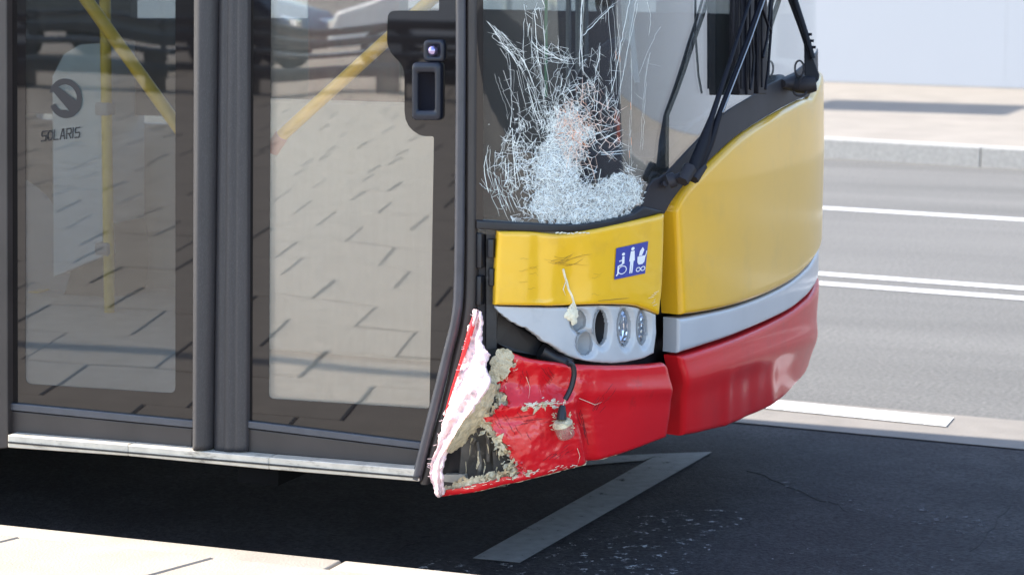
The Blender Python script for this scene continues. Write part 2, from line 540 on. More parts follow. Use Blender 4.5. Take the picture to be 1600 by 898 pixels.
def patch(name, material, parent, top, bot, nu=50, nv=24, off=0.0, depth=0.02, rnd=0.008, px=True, disp=None, mask=None,
          sides=(True, True, True, True), left=None, right=None, matfn=None, kind=None):
    """a panel that follows the body's skin between a top and a bottom curve, with rounded rim and real thickness"""
    top, bot = np.array(top, float), np.array(bot, float)
    if px:
        k = 1 / 640.0
    else:
        k = 1.0
    Wd = np.sum(np.hypot(*np.diff(bot, axis=0).T)) * k
    Hd = np.mean(np.hypot(*(resample(top, np.linspace(0, 1, 20)) - resample(bot, np.linspace(0, 1, 20))).T)) * k
    us, vs = edge_ts(nu, rnd / Wd), edge_ts(nv, rnd / Hd)
    T, B = resample(top, us), resample(bot, us)
    if left is not None:
        Lc, Rc = resample(left, vs), resample(right, vs)
    V, uvp = [], []
    nU, nV = len(us), len(vs)
    nrm = []
    for j, v in enumerate(vs):
        for i, u in enumerate(us):
            q = B[i] * (1 - v) + T[i] * v
            if left is not None:
                q = q + (1 - u) * (Lc[j] - (B[0] * (1 - v) + T[0] * v)) + u * (Rc[j] - (B[-1] * (1 - v) + T[-1] * v))
            if px:
                s, z = sz(q[0], q[1], off)
                pp = q
            else:
                s, z = q
                pp = proj(surf(s, z, off))
            es = []
            if sides[0]: es.append(u * Wd)
            if sides[1]: es.append((1 - u) * Wd)
            if sides[2]: es.append(v * Hd)
            if sides[3]: es.append((1 - v) * Hd)
            e = min(es) if es else 1
            o = off
            if rnd > 0 and e < rnd:
                o -= rnd * (1 - math.sqrt(max(0, 1 - (1 - e / rnd) ** 2)))
            if disp:
                o += disp(pp[0], pp[1])
            V.append(surf(s, z, o))
            nrm.append((surf(s, z, 1.0) - surf(s, z, 0.0)))
            uvp.append(pp)
    F, mi = [], []
    for j in range(nV - 1):
        for i in range(nU - 1):
            a = j * nU + i
            q = (a, a + 1, a + nU + 1, a + nU)
            if mask:
                c = sum(np.array(uvp[t]) for t in q) / 4
                if not mask(c[0], c[1]):
                    continue
            F.append(q)
    n = len(V)
    V2 = V + [V[i] - nrm[i] * depth for i in range(n)]
    cnt = {}
    for q in F:
        for a, b in zip(q, q[1:] + q[:1]):
            cnt[(a, b)] = 1
    walls = [(a, b) for (a, b) in cnt if (b, a) not in cnt]
    F2 = [tuple(i + n for i in q[::-1]) for q in F]
    b0 = len(V2)
    Wv, Wf = [], []
    for a, b in walls:
        t = b0 + len(Wv)
        Wv += [V[a], V[b], V[b] - nrm[b] * depth, V[a] - nrm[a] * depth]
        Wf.append((t + 1, t, t + 3, t + 2))
    allF = F + F2 + Wf
    o = obj(name, V2 + Wv, allF, material, parent, kind=kind)
    o.data.polygons.foreach_set('use_smooth', [True] * (len(F) + len(F2)) + [False] * len(Wf))
    if matfn:
        idx = []
        for q in F:
            c = sum(np.array(uvp[t]) for t in q) / 4
            idx.append(matfn(c[0], c[1]))
        idx += [1 if isinstance(material, list) else 0] * (len(F2) + len(Wf))
        o.data.polygons.foreach_set('material_index', idx)
    # drop loose vertices
    bm = bmesh.new()
    bm.from_mesh(o.data)
    bmesh.ops.delete(bm, geom=[q for q in bm.verts if not q.link_faces], context='VERTS')
    bm.to_mesh(o.data)
    bm.free()
    return o

def ribbons(name, lines, material, parent, off=0.004, kind='stuff', fn=None, wk=1.0):
    """thin strips lying on the body skin; lines = [(pixel points, width m, material index)]"""
    V, F, mi = [], [], []
    for pts, w, k in lines:
        w = w * wk
        Ps = [fn(*p) if fn else on_body(p[0], p[1], off) for p in pts]
        b = len(V)
        for i, P in enumerate(Ps):
            t = (Ps[min(i + 1, len(Ps) - 1)] - Ps[max(i - 1, 0)])
            if t.length < 1e-7:
                t = Vector((0, 0, 1))
            vd = (CAMP - P).normalized()
            side = t.normalized().cross(vd).normalized()
            ww = w * (0.25 if (i == len(Ps) - 1 and len(Ps) > 2) else 1.0)
            V += [P + side * ww / 2, P - side * ww / 2, P + vd * ww * 0.35]
        for i in range(len(Ps) - 1):
            a = b + 3 * i
            F += [(a, a + 2, a + 5, a + 3), (a + 2, a + 1, a + 4, a + 5)]
            mi += [k, k]
    return obj(name, V, F, material, parent, kind=kind, mi=mi)

def fbm(x, y, sc, seed=0.0, oct=4):
    return noise.fractal(Vector((x / sc, y / sc, seed)), 1.0, 2.0, oct)

# ------------------------------------------------------------------ ground, road, pavements
def sheet(name, poly, z, material, parent=None, kind='structure', thick=0.0):
    mb = MB()
    pts = [Vector((p[0], p[1], z)) for p in poly]
    if thick:
        mb.prism(pts, (0, 0, -thick))
    else:
        mb.add(pts, [tuple(range(len(pts)))])
    o = mb.build(name, material, parent)
    if parent is None and kind:
        o['kind'] = kind
    return o

ground = sheet('ground', [(-400, -400), (400, -400), (400, 400), (-400, 400)], -0.03, M['ground'])
road = sheet('road', [(-120, -0.6), (120, -0.6), (120, 60), (-120, 60)], 0.0, M['asphalt'])

# the carriageway runs at a small angle to the bus bay
rp0, rp1 = on_z(1276, 425.6), on_z(1600, 449)
RD = (rp1 - rp0).normalized()
RN = Vector((-RD.y, RD.x, 0))
def band(name, p, a, b, w, material, z, parent=road):
    """strip along the road through point p from a to b metres"""
    p = Vector((p.x, p.y, 0))
    c = [p + RD * a - RN * w / 2, p + RD * b - RN * w / 2, p + RD * b + RN * w / 2, p + RD * a + RN * w / 2]
    return sheet(name, c, z, material, parent)
# bay asphalt up to the concrete gutter strip at its far edge
ge = on_z(1400, 664)
gp = Vector((ge.x, ge.y, 0))
gd = (on_z(1600, 679) - on_z(1250, 647)).normalized()
gn = Vector((-gd.y, gd.x, 0))
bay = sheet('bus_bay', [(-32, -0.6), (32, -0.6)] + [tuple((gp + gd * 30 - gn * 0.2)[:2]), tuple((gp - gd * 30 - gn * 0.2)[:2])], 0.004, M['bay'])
c = [gp + gd * a + gn * b for a, b in ((-30, -0.24), (30, -0.24), (30, 0.24), (-30, 0.24))]
sheet('gutter_strip', c, 0.008, M['gutter'], road)
# edge line dash on the gutter, ends at the right
e0, e1, e2, e3 = on_z(1150, 638), on_z(1478, 671), on_z(1490, 657), on_z(1150, 624)
k0 = (e0 - e1).normalized()
sheet('edge_line', [tuple((e0 + k0 * 1.2)[:2]), tuple(e1[:2]), tuple(e2[:2]), tuple((e3 + k0 * 1.2)[:2])], 0.012, M['paint'], road)
for y0 in (428.0, 443.0):
    p = on_z(1276, y0)
    band('centre_line', p, -40, 40, 0.11, M['paint'], 0.004)
band('lane_line', on_z(1276, 325), -40, 40, 0.13, M['paint'], 0.004)
# bus stop zigzag in the bay
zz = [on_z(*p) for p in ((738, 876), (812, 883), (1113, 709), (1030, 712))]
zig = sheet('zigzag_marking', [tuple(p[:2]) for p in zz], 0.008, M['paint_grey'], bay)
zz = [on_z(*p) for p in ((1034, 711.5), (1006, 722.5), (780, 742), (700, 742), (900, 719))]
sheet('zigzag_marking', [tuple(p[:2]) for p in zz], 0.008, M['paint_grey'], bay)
fl = [on_z(*p) for p in ((640, 905), (1060, 905), (1180, 800), (1010, 800), (840, 872), (640, 880))]
sheet('worn_paint', [tuple(p[:2]) for p in fl], 0.0075, M['paint_flakes'], bay)
fl = [on_z(*p) for p in ((1000, 915), (1560, 915), (1500, 850), (1180, 838))]
sheet('worn_paint', [tuple(p[:2]) for p in fl], 0.0075, marking_mat('road_paint_specks', (0.42, 0.42, 0.43), 0.655, 34), bay)
fl = [on_z(*p) for p in ((1160, 745), (1250, 778), (1620, 868), (1620, 830), (1250, 755))]
sheet('worn_paint', [tuple(p[:2]) for p in fl], 0.0075, marking_mat('dusty_streak', (0.085, 0.085, 0.09), 0.60, 30), bay)
# fine cracks in the bay asphalt
ck = []
for a, b in (((580, 888), (730, 800)), ((1170, 735), (1330, 800)), ((1520, 860), (1600, 760))):
    pts = []
    for t in np.linspace(0, 1, 14):
        pts.append((a[0] + (b[0] - a[0]) * t + random.uniform(-5, 5), a[1] + (b[1] - a[1]) * t + random.uniform(-3, 3)))
    ck.append((pts, 0.002, 0))
M['crackline'] = mat('asphalt_crack', (0.014, 0.014, 0.015), 0.9)
ribbons('asphalt_crack', ck, M['crackline'], bay, fn=lambda a, b: on_z(a, b, 0.0065))

# near pavement: kerb stones, slabs one by one near the bus, the rest of the plaza joined
KY, KZ = -0.150, 0.12
pave = sheet('pavement', [(-60, KY - 0.02), (60, KY - 0.02), (60, -45), (-60, -45)], KZ - 0.012, M['joint'])
SK = math.tan(R(16))
def slab_mesh(w, d, seed):
    r = random.Random(seed)
    g = 0.005
    b = 0.004
    mb = MB()
    def P(x, y, z):
        return (x + SK * y, y, z)
    x0, x1, y0, y1 = 0.005, w - 0.005, -d + 0.002, -0.002
    v = [P(x0, y0, -0.03), P(x1, y0, -0.03), P(x1, y1, -0.03), P(x0, y1, -0.03),
         P(x0, y0, -b), P(x1, y0, -b), P(x1, y1, -b), P(x0, y1, -b),
         P(x0 + b, y0 + b, 0), P(x1 - b, y0 + b, 0), P(x1 - b, y1 - b, 0), P(x0 + b, y1 - b, 0)]
    f = [(8, 9, 10, 11)]
    for k in range(4):
        f += [(k, (k + 1) % 4, (k + 1) % 4 + 4, k + 4), (k + 4, (k + 1) % 4 + 4, (k + 1) % 4 + 8, k + 8)]
    return mb.add(v, f)
KW = 0.10
proto = slab_mesh(0.55, 0.60, 1).build('paving_slab', M['slab'], pave)
first = True
rest = MB()
src = slab_mesh(0.55, 0.60, 1)
rr = random.Random(3)
for row in range(48):
    y = KY - KW - 0.60 * row
    shift = 0.275 * (row % 2) - SK * (KW + 0.6 * row) + rr.choice((0, 0, 0.1, -0.12))
    lo, hi = (-1.9, 1.2) if row < 3 else (-22 if row < 40 else -30, 12)
    n0, n1 = int(math.floor(-24 / 0.55)), int(14 / 0.55)
    for k in range(n0, n1):
        x = k * 0.55 + (shift % 0.55)
        dz = rr.uniform(-0.0025, 0.0025)
        if row < 8 and -3.6 < x < 1.8:
            if first:
                o, first = proto, False
            else:
                o = proto.copy()
                COL.objects.link(o)
                o.parent = pave
            o.location = (x, y, KZ + dz)
        else:
            rest.add([Vector((q.x + x, q.y + y, q.z + KZ + dz)) for q in src.v], src.f)
o = rest.build('paving_field', M['slab'], pave, kind='stuff')
kb = MB()
kb.box((0.004, -KW, -0.02 - KZ), (0.996, 0, 0), bev=0.008)
ks = kb.build('kerb_stone', M['slab'], pave)
for k in range(-14, 13):
    o = ks if k == -14 else ks.copy()
    if k != -14:
        COL.objects.link(o)
        o.parent = pave
    o.location = (k * 1.0 + 0.72, KY, KZ + 0.0005)

# far side: kerb, pavement, wall
kf0, kf1 = on_z(1279, 247), on_z(1600, 266)
fd = (kf1 - kf0).normalized()
fn = Vector((-fd.y, fd.x, 0))
FK = 0.15
def along(a, b, z=0.0):
    p = kf0 + fd * a + fn * b
    return Vector((p.x, p.y, z))
fp = MB()
fp.prism([along(-45, 0.2, FK - 0.004), along(45, 0.2, FK - 0.004), along(45, 40, FK - 0.004), along(-45, 40, FK - 0.004)], (0, 0, -0.2))
fpave = fp.build('far_pavement', M['fpave'])
fpave['kind'] = 'structure'
kmesh = None
for k in range(-20, 22):
    L_ = 1.85
    if kmesh is None:
        mb = MB()
        p = [fd * 0.004, fd * (L_ - 0.004), fd * (L_ - 0.004) + fn * 0.2, fd * 0.004 + fn * 0.2]
        mb.prism([Vector((q.x, q.y, FK)) for q in p], (0, 0, -FK - 0.02))
        kmesh = mb.build('kerb_stone', M['kerb'], fpave)
        bevel(kmesh, 0.006)
        o = kmesh
    else:
        o = kmesh.copy()
        COL.objects.link(o)
        o.parent = fpave
    o.location = along(k * L_ + 1.32, 0)
wb = on_z(1440, 133, FK)
WO = (wb - kf0).dot(fn)
wall = empty('boundary_wall', wb)
tag(wall, 'long white panelled wall on the far side of the road', 'wall')
pm = None
for k in range(-22, 22):
    if pm is None:
        mb = MB()
        p = [RD * 0.0008, RD * 2.1992, RD * 2.1992 + RN * 0.12, RD * 0.0008 + RN * 0.12]
        mb.prism([Vector((q.x, q.y, 5.2)) for q in p], (0, 0, -5.2))
        pm = mb.build('wall_panel', M['wall'], wall)
        bevel(pm, 0.0008)
        o = pm
    else:
        o = pm.copy()
        COL.objects.link(o)
        o.parent = wall
    o.location = RD * (k * 2.2 + 0.9)
mb = MB()
mb.prism([RD * -48 + RN * 0.125, RD * 48 + RN * 0.125, RD * 48 + RN * 0.3, RD * -48 + RN * 0.3], (0, 0, 5.1))
mb.build('wall_core', M['wall'], wall)

# ------------------------------------------------------------------ the bus
bus = empty('city_bus', (0, 0, 0))
tag(bus, 'red and yellow city bus with shattered windscreen and torn front bumper corner', 'bus')
BL = -11.6
DX0 = on_y(11, 500, 0).x
ZS = 0.315      # underside of the body

# shell
mb = MB()
mb.box((BL, 0.0, ZS), (DX0 - 0.0, 0.05, 0.98))
mb.box((BL, 0.0, 2.45), (DX0, 0.05, 2.86))
mb.box((DX0, 0.02, 2.32), (0.0, 0.07, 2.86))
mb.build('side_wall', M['door'], bus)
mb = MB()
for x in (-2.9, -4.4, -5.9, -7.4, -8.9, -10.3):
    mb = MB()
    mb.box((x, 0.004, 0.98), (x + 0.12, 0.05, 2.45))
    mb.build('window_pillar', M['black'], bus)
mb = MB()
mb.box((BL, 0.004, 0.98), (BL + 0.2, 0.05, 2.45))
mb.build('window_pillar', M['black'], bus)
mb = MB()
mb.box((BL + 0.2, 0.012, 0.98), (DX0 - 0.1, 0.018, 2.45))
mb.build('side_window', M['window'], bus)
mb = MB()
mb.box((BL, 2.50, ZS), (-0.15, 2.55, 0.95))
mb.box((BL, 2.50, 2.45), (-0.15, 2.55, 2.86))
for x in (-0.35, -1.65, -2.9, -4.4, -5.9, -7.4, -8.9, -10.3, BL):
    mb.box((x, 2.50, 0.95), (x + 0.13, 2.546, 2.45))
mb.build('far_side_wall', M['ingrey'], bus)
mb = MB()
mb.box((BL + 0.2, 2.52, 0.95), (-0.3, 2.526, 2.45))
mb.build('far_side_window', M['window'], bus)
mb = MB()
mb.box((BL - 0.05, 0, ZS), (BL, 2.55, 2.9))
mb.build('rear_wall', M['red2'], bus)
# roof with rounded shoulders and front
roofp = []
prof = [(0.0, 2.86), (0.03, 2.95), (0.12, 3.0), (1.275, 3.03), (2.43, 3.0), (2.52, 2.95), (2.55, 2.86)]
V, F = [], []
xs = [BL - 0.05] + list(np.linspace(-0.2, 0.36, 8))
for i, x in enumerate(xs):
    for (y, z) in prof:
        xm = x
        if x > -0.15:
            s_lim = A0 * max(0, 1 - abs((y - HW) / HW) ** 3) ** 0.8 * 0.8
            xm = min(x, s_lim)
        V.append((xm, y, z))
for i in range(len(xs) - 1):
    for j in range(6):
        a = i * 7 + j
        F.append((a, a + 7, a + 8, a + 1))
o = obj('roof', V, F, M['yellow'], bus, smooth=True)
mb = MB()
mb.box((BL, 0.05, 2.84), (0.0, 2.5, 2.857))
mb.build('ceiling_panel', M['inwhite'], bus)
mb = MB()
mb.box((BL, 0.06, ZS), (-0.02, 2.5, 0.345), bev=0)
ptsf = [surf(s_, 0.345, -0.09) for s_ in np.linspace(0.12, SMAX - 0.12, 40)]
mb.prism([(p.x, p.y, 0.345) for p in ptsf], (0, 0, -0.03))
mb.build('floor', [M['infloor']], bus)
mb = MB()
mb.box((BL + 0.1, 0.4, 0.24), (-0.3, 2.45, 0.314))
for x in (-0.8, -2.2, -6, -9):
    mb.box((x, 0.3, 0.18), (x + 0.12, 2.2, 0.24))
mb.build('chassis_frame', M['under'], bus)
def wheel(x, y):
    mb = MB()
    s = 0.28
    prof = [(0.30, 0), (0.46, 0.0), (0.48, 0.03), (0.48, s - 0.03), (0.46, s), (0.30, s)]
    n = 32
    V, F = [], []
    for k in range(n):
        a = 2 * math.pi * k / n
        for r_, w in prof:
            V.append((x + r_ * math.cos(a), y + w, 0.48 + r_ * math.sin(a)))
    for k in range(n):
        for j in range(len(prof) - 1):
            F.append((k * 6 + j, ((k + 1) % n) * 6 + j, ((k + 1) % n) * 6 + j + 1, k * 6 + j + 1))
    w = obj('wheel', V, F, M['tyre'], bus, smooth=True)
    mb.tube([(x, y + 0.05, 0.48), (x, y + s - 0.05, 0.48)], 0.30, 24)
    mb.build('rim', M['postgrey'], w)
for x in (-2.75, -8.6):
    for y in (0.06, 2.2):
        wheel(x, y)

# interior seen through the glass
mb = MB()
mb.box((-1.30, 1.35, 0.345), (-1.24, 2.48, 1.05))
mb.build('cab_partition', M['indark'], bus)
mb = MB()
mb.box((-1.235, 1.30, 0.36), (-0.54, 1.335, 1.14), bev=0.012)
mb.build('pale_backing', mat('beige_backing', (0.62, 0.57, 0.50), 0.5, var=0.04, vscale=5), bus)  # pale panel added behind the front leaf to brighten its clear glass
mb = MB()
mb.box((-1.29, 1.36, 1.05), (-1.25, 1.40, 2.4), mi=0)
mb.box((-1.29, 1.9, 1.05), (-1.25, 2.48, 2.4), mi=0)
mb.build('cab_post', M['indark'], bus)
cab = [on_y(*p, 2.15) for p in ((82, 120), (100, 85), (125, 70), (160, 68), (160, 400), (84, 432))]
mb = MB()
mb.prism(cab, (0, 0.3, 0))
mb.build('equipment_cabinet', M['inwhite'], bus)
pb = on_z(171, 488, 0.345)
mb = MB()
mb.tube([(pb.x, pb.y, 0.346), (pb.x, pb.y, 2.83)], 0.019, 12)
mb.build('grab_pole', M['handrail'], bus)
for zz_ in (170, 388):
    mb = MB()
    q = on_y(166, zz_, pb.y)
    mb.box(q + Vector((-0.03, -0.03, -0.022)), q + Vector((0.022, 0.03, 0.022)), bev=0.008)
    mb.build('pole_clamp', M['ingrey'], bus)
a, b = on_z(45, 457, 0.35), on_z(150, 426, 0.35)
mb = MB()
d = (b - a).normalized().cross(Vector((0, 0, 1))) * 0.04
mb.prism([a, b, b + d, a + d], (0, 0, 0.004))
mb.build('floor_strip', M['handrail'], bus)
mb = MB()
a, b = on_z(565, 453, 0.35), on_z(690, 456, 0.35)
mb.prism([a, b, b + Vector((0, 0.1, 0)), a + Vector((0, 0.1, 0))], (0, 0, 0.004))
mb.build('floor_strip', M['handrail'], bus)
mb = MB()
mb.prism([on_y(*p, 2.40) for p in ((-120, -260), (204, -260), (204, 60), (160, 178), (-120, 178))], (0, 0.05, 0))
mb.build('dark_backing', M['indark'], bus)  # dark panel added to darken the view through the rear leaf
mb = MB()
mb.prism([on_y(*p, 2.38) for p in ((204, 29), (720, 29), (720, 196), (204, 180))], (0, 0.05, 0))
mb.build('dark_backing', M['indark'], bus)  # second dark panel, added to darken the upper glass of both leaves
# dashboard and driver's place (far side of the cab)
mb = MB()
ptsd = [surf(s_, 0.9, -0.10) for s_ in np.linspace(1.25, SMAX - 0.35, 24)]
mb.prism([(p.x, p.y, 1.02) for p in ptsd] + [(-0.25, 2.4, 1.02), (-0.25, 1.15, 1.02)], (0, 0, -0.45))
mb.build('dashboard', M['indark'], bus)
mb = MB()
mb.box((-1.23, 2.44, 0.345), (0.04, 2.49, 1.39))
mb.build('driver_side_panel', M['indark'], bus)
mb = MB()
mb.prism([on_y(*p, 2.0) for p in ((925, -120), (962, -120), (972, 40), (986, 110), (991, 190), (987, 232), (974, 230), (966, 190), (960, 120), (944, 60), (930, 10))], (0, 0.06, 0))
mb.build('dark_reflection', M['black'], bus)  # dark curved shape added in place of a dark windscreen reflection
mb = MB()
mb.prism([on_y(*p, 1.98) for p in ((962, -120), (976, -120), (984, 60), (992, 130), (986, 112), (972, 40))], (0, 0.05, 0))
mb.build('pale_reflection', M['inwhite'], bus)  # bright edge of that reflection, built as a pale strip
for x0_, x1_ in ((884, 889), (899, 907), (913, 916)):  # thin grey upright strips behind the windscreen
    mb = MB()
    mb.prism([on_y(*p, 1.6) for p in ((x0_, -150), (x1_, -150), (x1_, 160), (x0_, 160))], (0, 0.02, 0))
    mb.build('upright_strip', M['ingrey'], bus)
mb = MB()
mb.prism([on_y(*p, 1.5) for p in ((851, -150), (854, -150), (854, 152), (851, 152))], (0, 0.01, 0))
mb.build('green_strip', mat('green_glass_edge', (0.06, 0.45, 0.16), 0.4), bus)
mb = MB()
mb.prism([on_y(*p, 1.7) for p in ((822, 34), (884, 30), (890, 240), (826, 240))], (0, 0.05, 0))
mb.build('cab_cabinet', M['black'], bus)
ptsw = []
for k in range(25):
    a = 2 * math.pi * k / 24
    ptsw.append(Vector((-0.32 + 0.09 * math.sin(a), 1.75 + 0.23 * math.cos(a), 1.12 + 0.2 * math.sin(a))))
mb = MB()
mb.tube(ptsw, 0.016, 8, cap=False)
mb.tube([(-0.32, 1.52, 1.12), (-0.32, 1.98, 1.12)], 0.014, 8)
mb.tube([(-0.32, 1.75, 1.12), (-0.15, 1.75, 0.95)], 0.03, 8)
mb.build('steering_wheel', M['black'], bus)
st = empty('driver_seat', (0, 0, 0))
st.parent = bus
mb = MB()
mb.box((-1.1, 1.5, 0.75), (-0.65, 2.0, 0.88), bev=0.04)
mb.build('seat_cushion', M['inred'], st)
mb = MB()
mb.box((-1.18, 1.5, 0.86), (-1.06, 2.0, 1.55), bev=0.04)
mb.build('seat_back', M['inred'], st)
mb = MB()
mb.box((-1.0, 1.6, 0.345), (-0.75, 1.9, 0.75))
mb.build('seat_base', M['indark'], st)
# passenger seats further back
for k, x in enumerate((-3.4, -4.3, -5.2)):
    ps = empty('passenger_seat', (x, 1.9, 0.345))
    ps.parent = bus
    mb = MB()
    mb.box((-0.22, -0.4, 0.42), (0.22, 0.5, 0.5), bev=0.03)
    mb.build('seat_cushion', M['inred'], ps)
    mb = MB()
    mb.box((0.2, -0.4, 0.45), (0.28, 0.5, 1.15), bev=0.03)
    mb.build('seat_back', M['inred'], ps)
    mb = MB()
    mb.box((-0.12, -0.1, 0), (0.1, 0.3, 0.42))
    mb.build('seat_base', M['indark'], ps)

# ---------------------------------------------------------------- the door
def plate(name, pts, y, th_, material, parent, bev=0.0):
    """flat piece whose outline sits in the plane y, thickness going inwards"""
    mb = MB()
    mb.prism([on_y(p[0], p[1], y) for p in pts], (0, th_, 0))
    o = mb.build(name, material, parent)
    if bev:
        bevel(o, bev)
    return o
TOPY = -560      # above the frame
# door pillar at the left edge of the picture
plate('door_pillar', [(-60, TOPY), (9, TOPY), (12, 700), (-60, 706)], -0.012, 0.05, M['door'], bus, 0.004)

def door_leaf():
    e = empty('door_leaf', (0, 0, 0))
    e.parent = bus
    return e
rear_leaf = door_leaf()
rear_leaf['label'] = 'rear door leaf with etched round emblem on its glass'
front_leaf = door_leaf()
front_leaf['label'] = 'front door leaf with recessed handle in a black glass print'

def pane(leaf, outer, clear, gm, y, tilt=0.0):
    """glass with a clear opening and a black printed border around it (ring of quads), both real sheets"""
    mb = MB()
    G = [on_y(p[0], p[1], y) for p in outer]
    mb.prism(G, (0, 0.005, 0))
    g = mb.build('glass', gm, leaf)
    return g

def rounded(pts, r, n=5):
    """round the corners listed with a radius (pixels)"""
    out = []
    N = len(pts)
    for i, p in enumerate(pts):
        rad = p[2] if len(p) > 2 else 0
        P = np.array(p[:2], float)
        if rad == 0:
            out.append(tuple(P))
            continue
        A, B = np.array(pts[i - 1][:2], float), np.array(pts[(i + 1) % N][:2], float)
        a = P + (A - P) / np.linalg.norm(A - P) * rad
        b = P + (B - P) / np.linalg.norm(B - P) * rad
        for t in np.linspace(0, 1, n):
            out.append(tuple((1 - t) ** 2 * a + 2 * t * (1 - t) * P + t * t * b))
    return out

def ring(name, outer, inner, y, th_, material, parent):
    """plate with a hole (triangulated by bmesh)"""
    bm = bmesh.new()
    for loop in (outer, inner):
        vs = [bm.verts.new(on_y(p[0], p[1], y)) for p in loop]
        for a, b in zip(vs, vs[1:] + vs[:1]):
            bm.edges.new((a, b))
    bmesh.ops.triangle_fill(bm, use_beauty=True, use_dissolve=False, edges=bm.edges[:])
    bmesh.ops.recalc_face_normals(bm, faces=bm.faces)
    ex = bmesh.ops.extrude_face_region(bm, geom=bm.faces[:])
    for v in ex['geom']:
        if isinstance(v, bmesh.types.BMVert):
            v.co.y += th_
    bmesh.ops.recalc_face_normals(bm, faces=bm.faces)
    me = bpy.data.meshes.new(name)
    bm.to_mesh(me)
    bm.free()
    me.materials.append(material)
    o = bpy.data.objects.new(name, me)
    COL.objects.link(o)
    o.parent = parent
    return o

GY = 0.016
# rear leaf
lo = [(11, TOPY), (304, TOPY), (301, 657), (13, 629)]
lc = rounded([(40, TOPY + 40, 10), (274, TOPY + 40, 10), (274, 614, 10), (40, 599, 10)], 8)
plate('glass', lo, GY, 0.005, M['glass_left'], rear_leaf)
ring('glass_border', lo, lc, GY - 0.0012, 0.001, M['frit'], rear_leaf)
plate('lower_rail', [(12, 629), (301, 657), (301, 668), (12, 640)], 0.004, 0.03, M['railblue'], rear_leaf, 0.002)
o = plate('kick_panel', [(12, 640.5), (301, 668.5), (300, 702), (12, 681)], 0.010, 0.03, M['door'], rear_leaf, 0.004)
# front leaf
ro = [(385, TOPY), (716, TOPY), (716, 250), (712, 480), (665, 692), (384, 657)]
rc = rounded([(426, TOPY + 40, 10), (686, TOPY + 40, 20), (686, 17, 2), (606, 17, 12), (604, 78, 18), (632, 104, 16), (632, 200, 26), (660, 213, 6), (678, 213, 4), (671, 638, 6), (420, 622, 8)], 8)
plate('glass', ro, GY, 0.005, M['glass_right'], front_leaf)
plate('inner_glass', ro, GY + 0.014, 0.004, M['glass_right'], front_leaf)
ring('glass_border', ro, rc, GY - 0.0012, 0.001, M['frit'], front_leaf)
plate('lower_rail', [(384, 657), (665, 692), (662, 702), (384, 668)], 0.004, 0.03, M['railblue'], front_leaf, 0.002)
plate('kick_panel', [(384, 668.5), (662, 702.5), (652, 728), (384, 706)], 0.010, 0.03, M['door'], front_leaf, 0.004)

# rubber edges of the leaves in the middle, each a ribbed profile
def profile(name, xl_top, xl_bot, xr_top, xr_bot, ybot, y, depth, material, parent, ribs, bulge=0.012):
    """tall rubber profile with ribs running up it"""
    n = ribs * 6
    rows = [TOPY, -200, 0, 250, 500, ybot - 8, ybot]
    V, F = [], []
    for r_, py in enumerate(rows):
        t = (py - 0) / (ybot)
        t = max(0, min(1, t))
        a, b = xl_top + (xl_bot - xl_top) * t, xr_top + (xr_bot - xr_top) * t
        for i in range(n + 1):
            u = i / n
            px = a + (b - a) * u
            o_ = bulge * (abs(math.sin(math.pi * u * ribs)) ** 0.6) * 0.5 + bulge * math.sin(math.pi * u)
            P = on_y(px, py, y)
            P.y -= o_
            V.append(P)
    for r_ in range(len(rows) - 1):
        for i in range(n):
            a = r_ * (n + 1) + i
            F.append((a, a + 1, a + n + 2, a + n + 1))
    nb = len(V)
    back = []
    for r_, py in enumerate(rows):
        P = V[r_ * (n + 1)].copy(); P.y = y + depth
        Q = V[r_ * (n + 1) + n].copy(); Q.y = y + depth
        V += [P, Q]
    for r_ in range(len(rows) - 1):
        a0, a1 = r_ * (n + 1), (r_ + 1) * (n + 1)
        b0, b1 = nb + 2 * r_, nb + 2 * r_ + 2
        F += [(a0, a1, b1, b0), (a0 + n, b0 + 1, b1 + 1, a1 + n)]
    r_ = len(rows) - 1
    F.append(tuple(r_ * (n + 1) + i for i in range(n + 1)) + (nb + 2 * r_ + 1, nb + 2 * r_))
    return obj(name, V, F, material, parent, smooth=True)
o = profile('edge_rubber', 303, 301, 341, 332, 700, -0.004, 0.05, M['rubber'], rear_leaf, 1, 0.022)
o = profile('edge_rubber', 342, 334, 388, 386, 704, 0.000, 0.05, M['rubber'], front_leaf, 3, 0.010)

# diagonal handrails fixed inside each leaf
mb = MB()
p0, p1 = on_y(92, -60, 0.075), on_y(272, 190, 0.075)
mb.tube([p0 + (p0 - p1) * 1.0, p0, p1, p1 + (p1 - p0) * 0.12], 0.017, 14)
mb.build('handrail', M['handrail'], rear_leaf)
mb = MB()
p0, p1 = on_y(700, -24, 0.075), on_y(440, 212, 0.075)
mb.tube([p0 + (p0 - p1) * 1.0, p0, p1], 0.0165, 14)
hr = mb.build('handrail', M['handrail'], front_leaf)
mb = MB()
p2 = on_y(424, 236, 0.075)
mb.tube([p1, p2], 0.0185, 14)
mb.build('handrail_end', mat('pink_end_fitting', (0.62, 0.25, 0.22), 0.5), front_leaf)

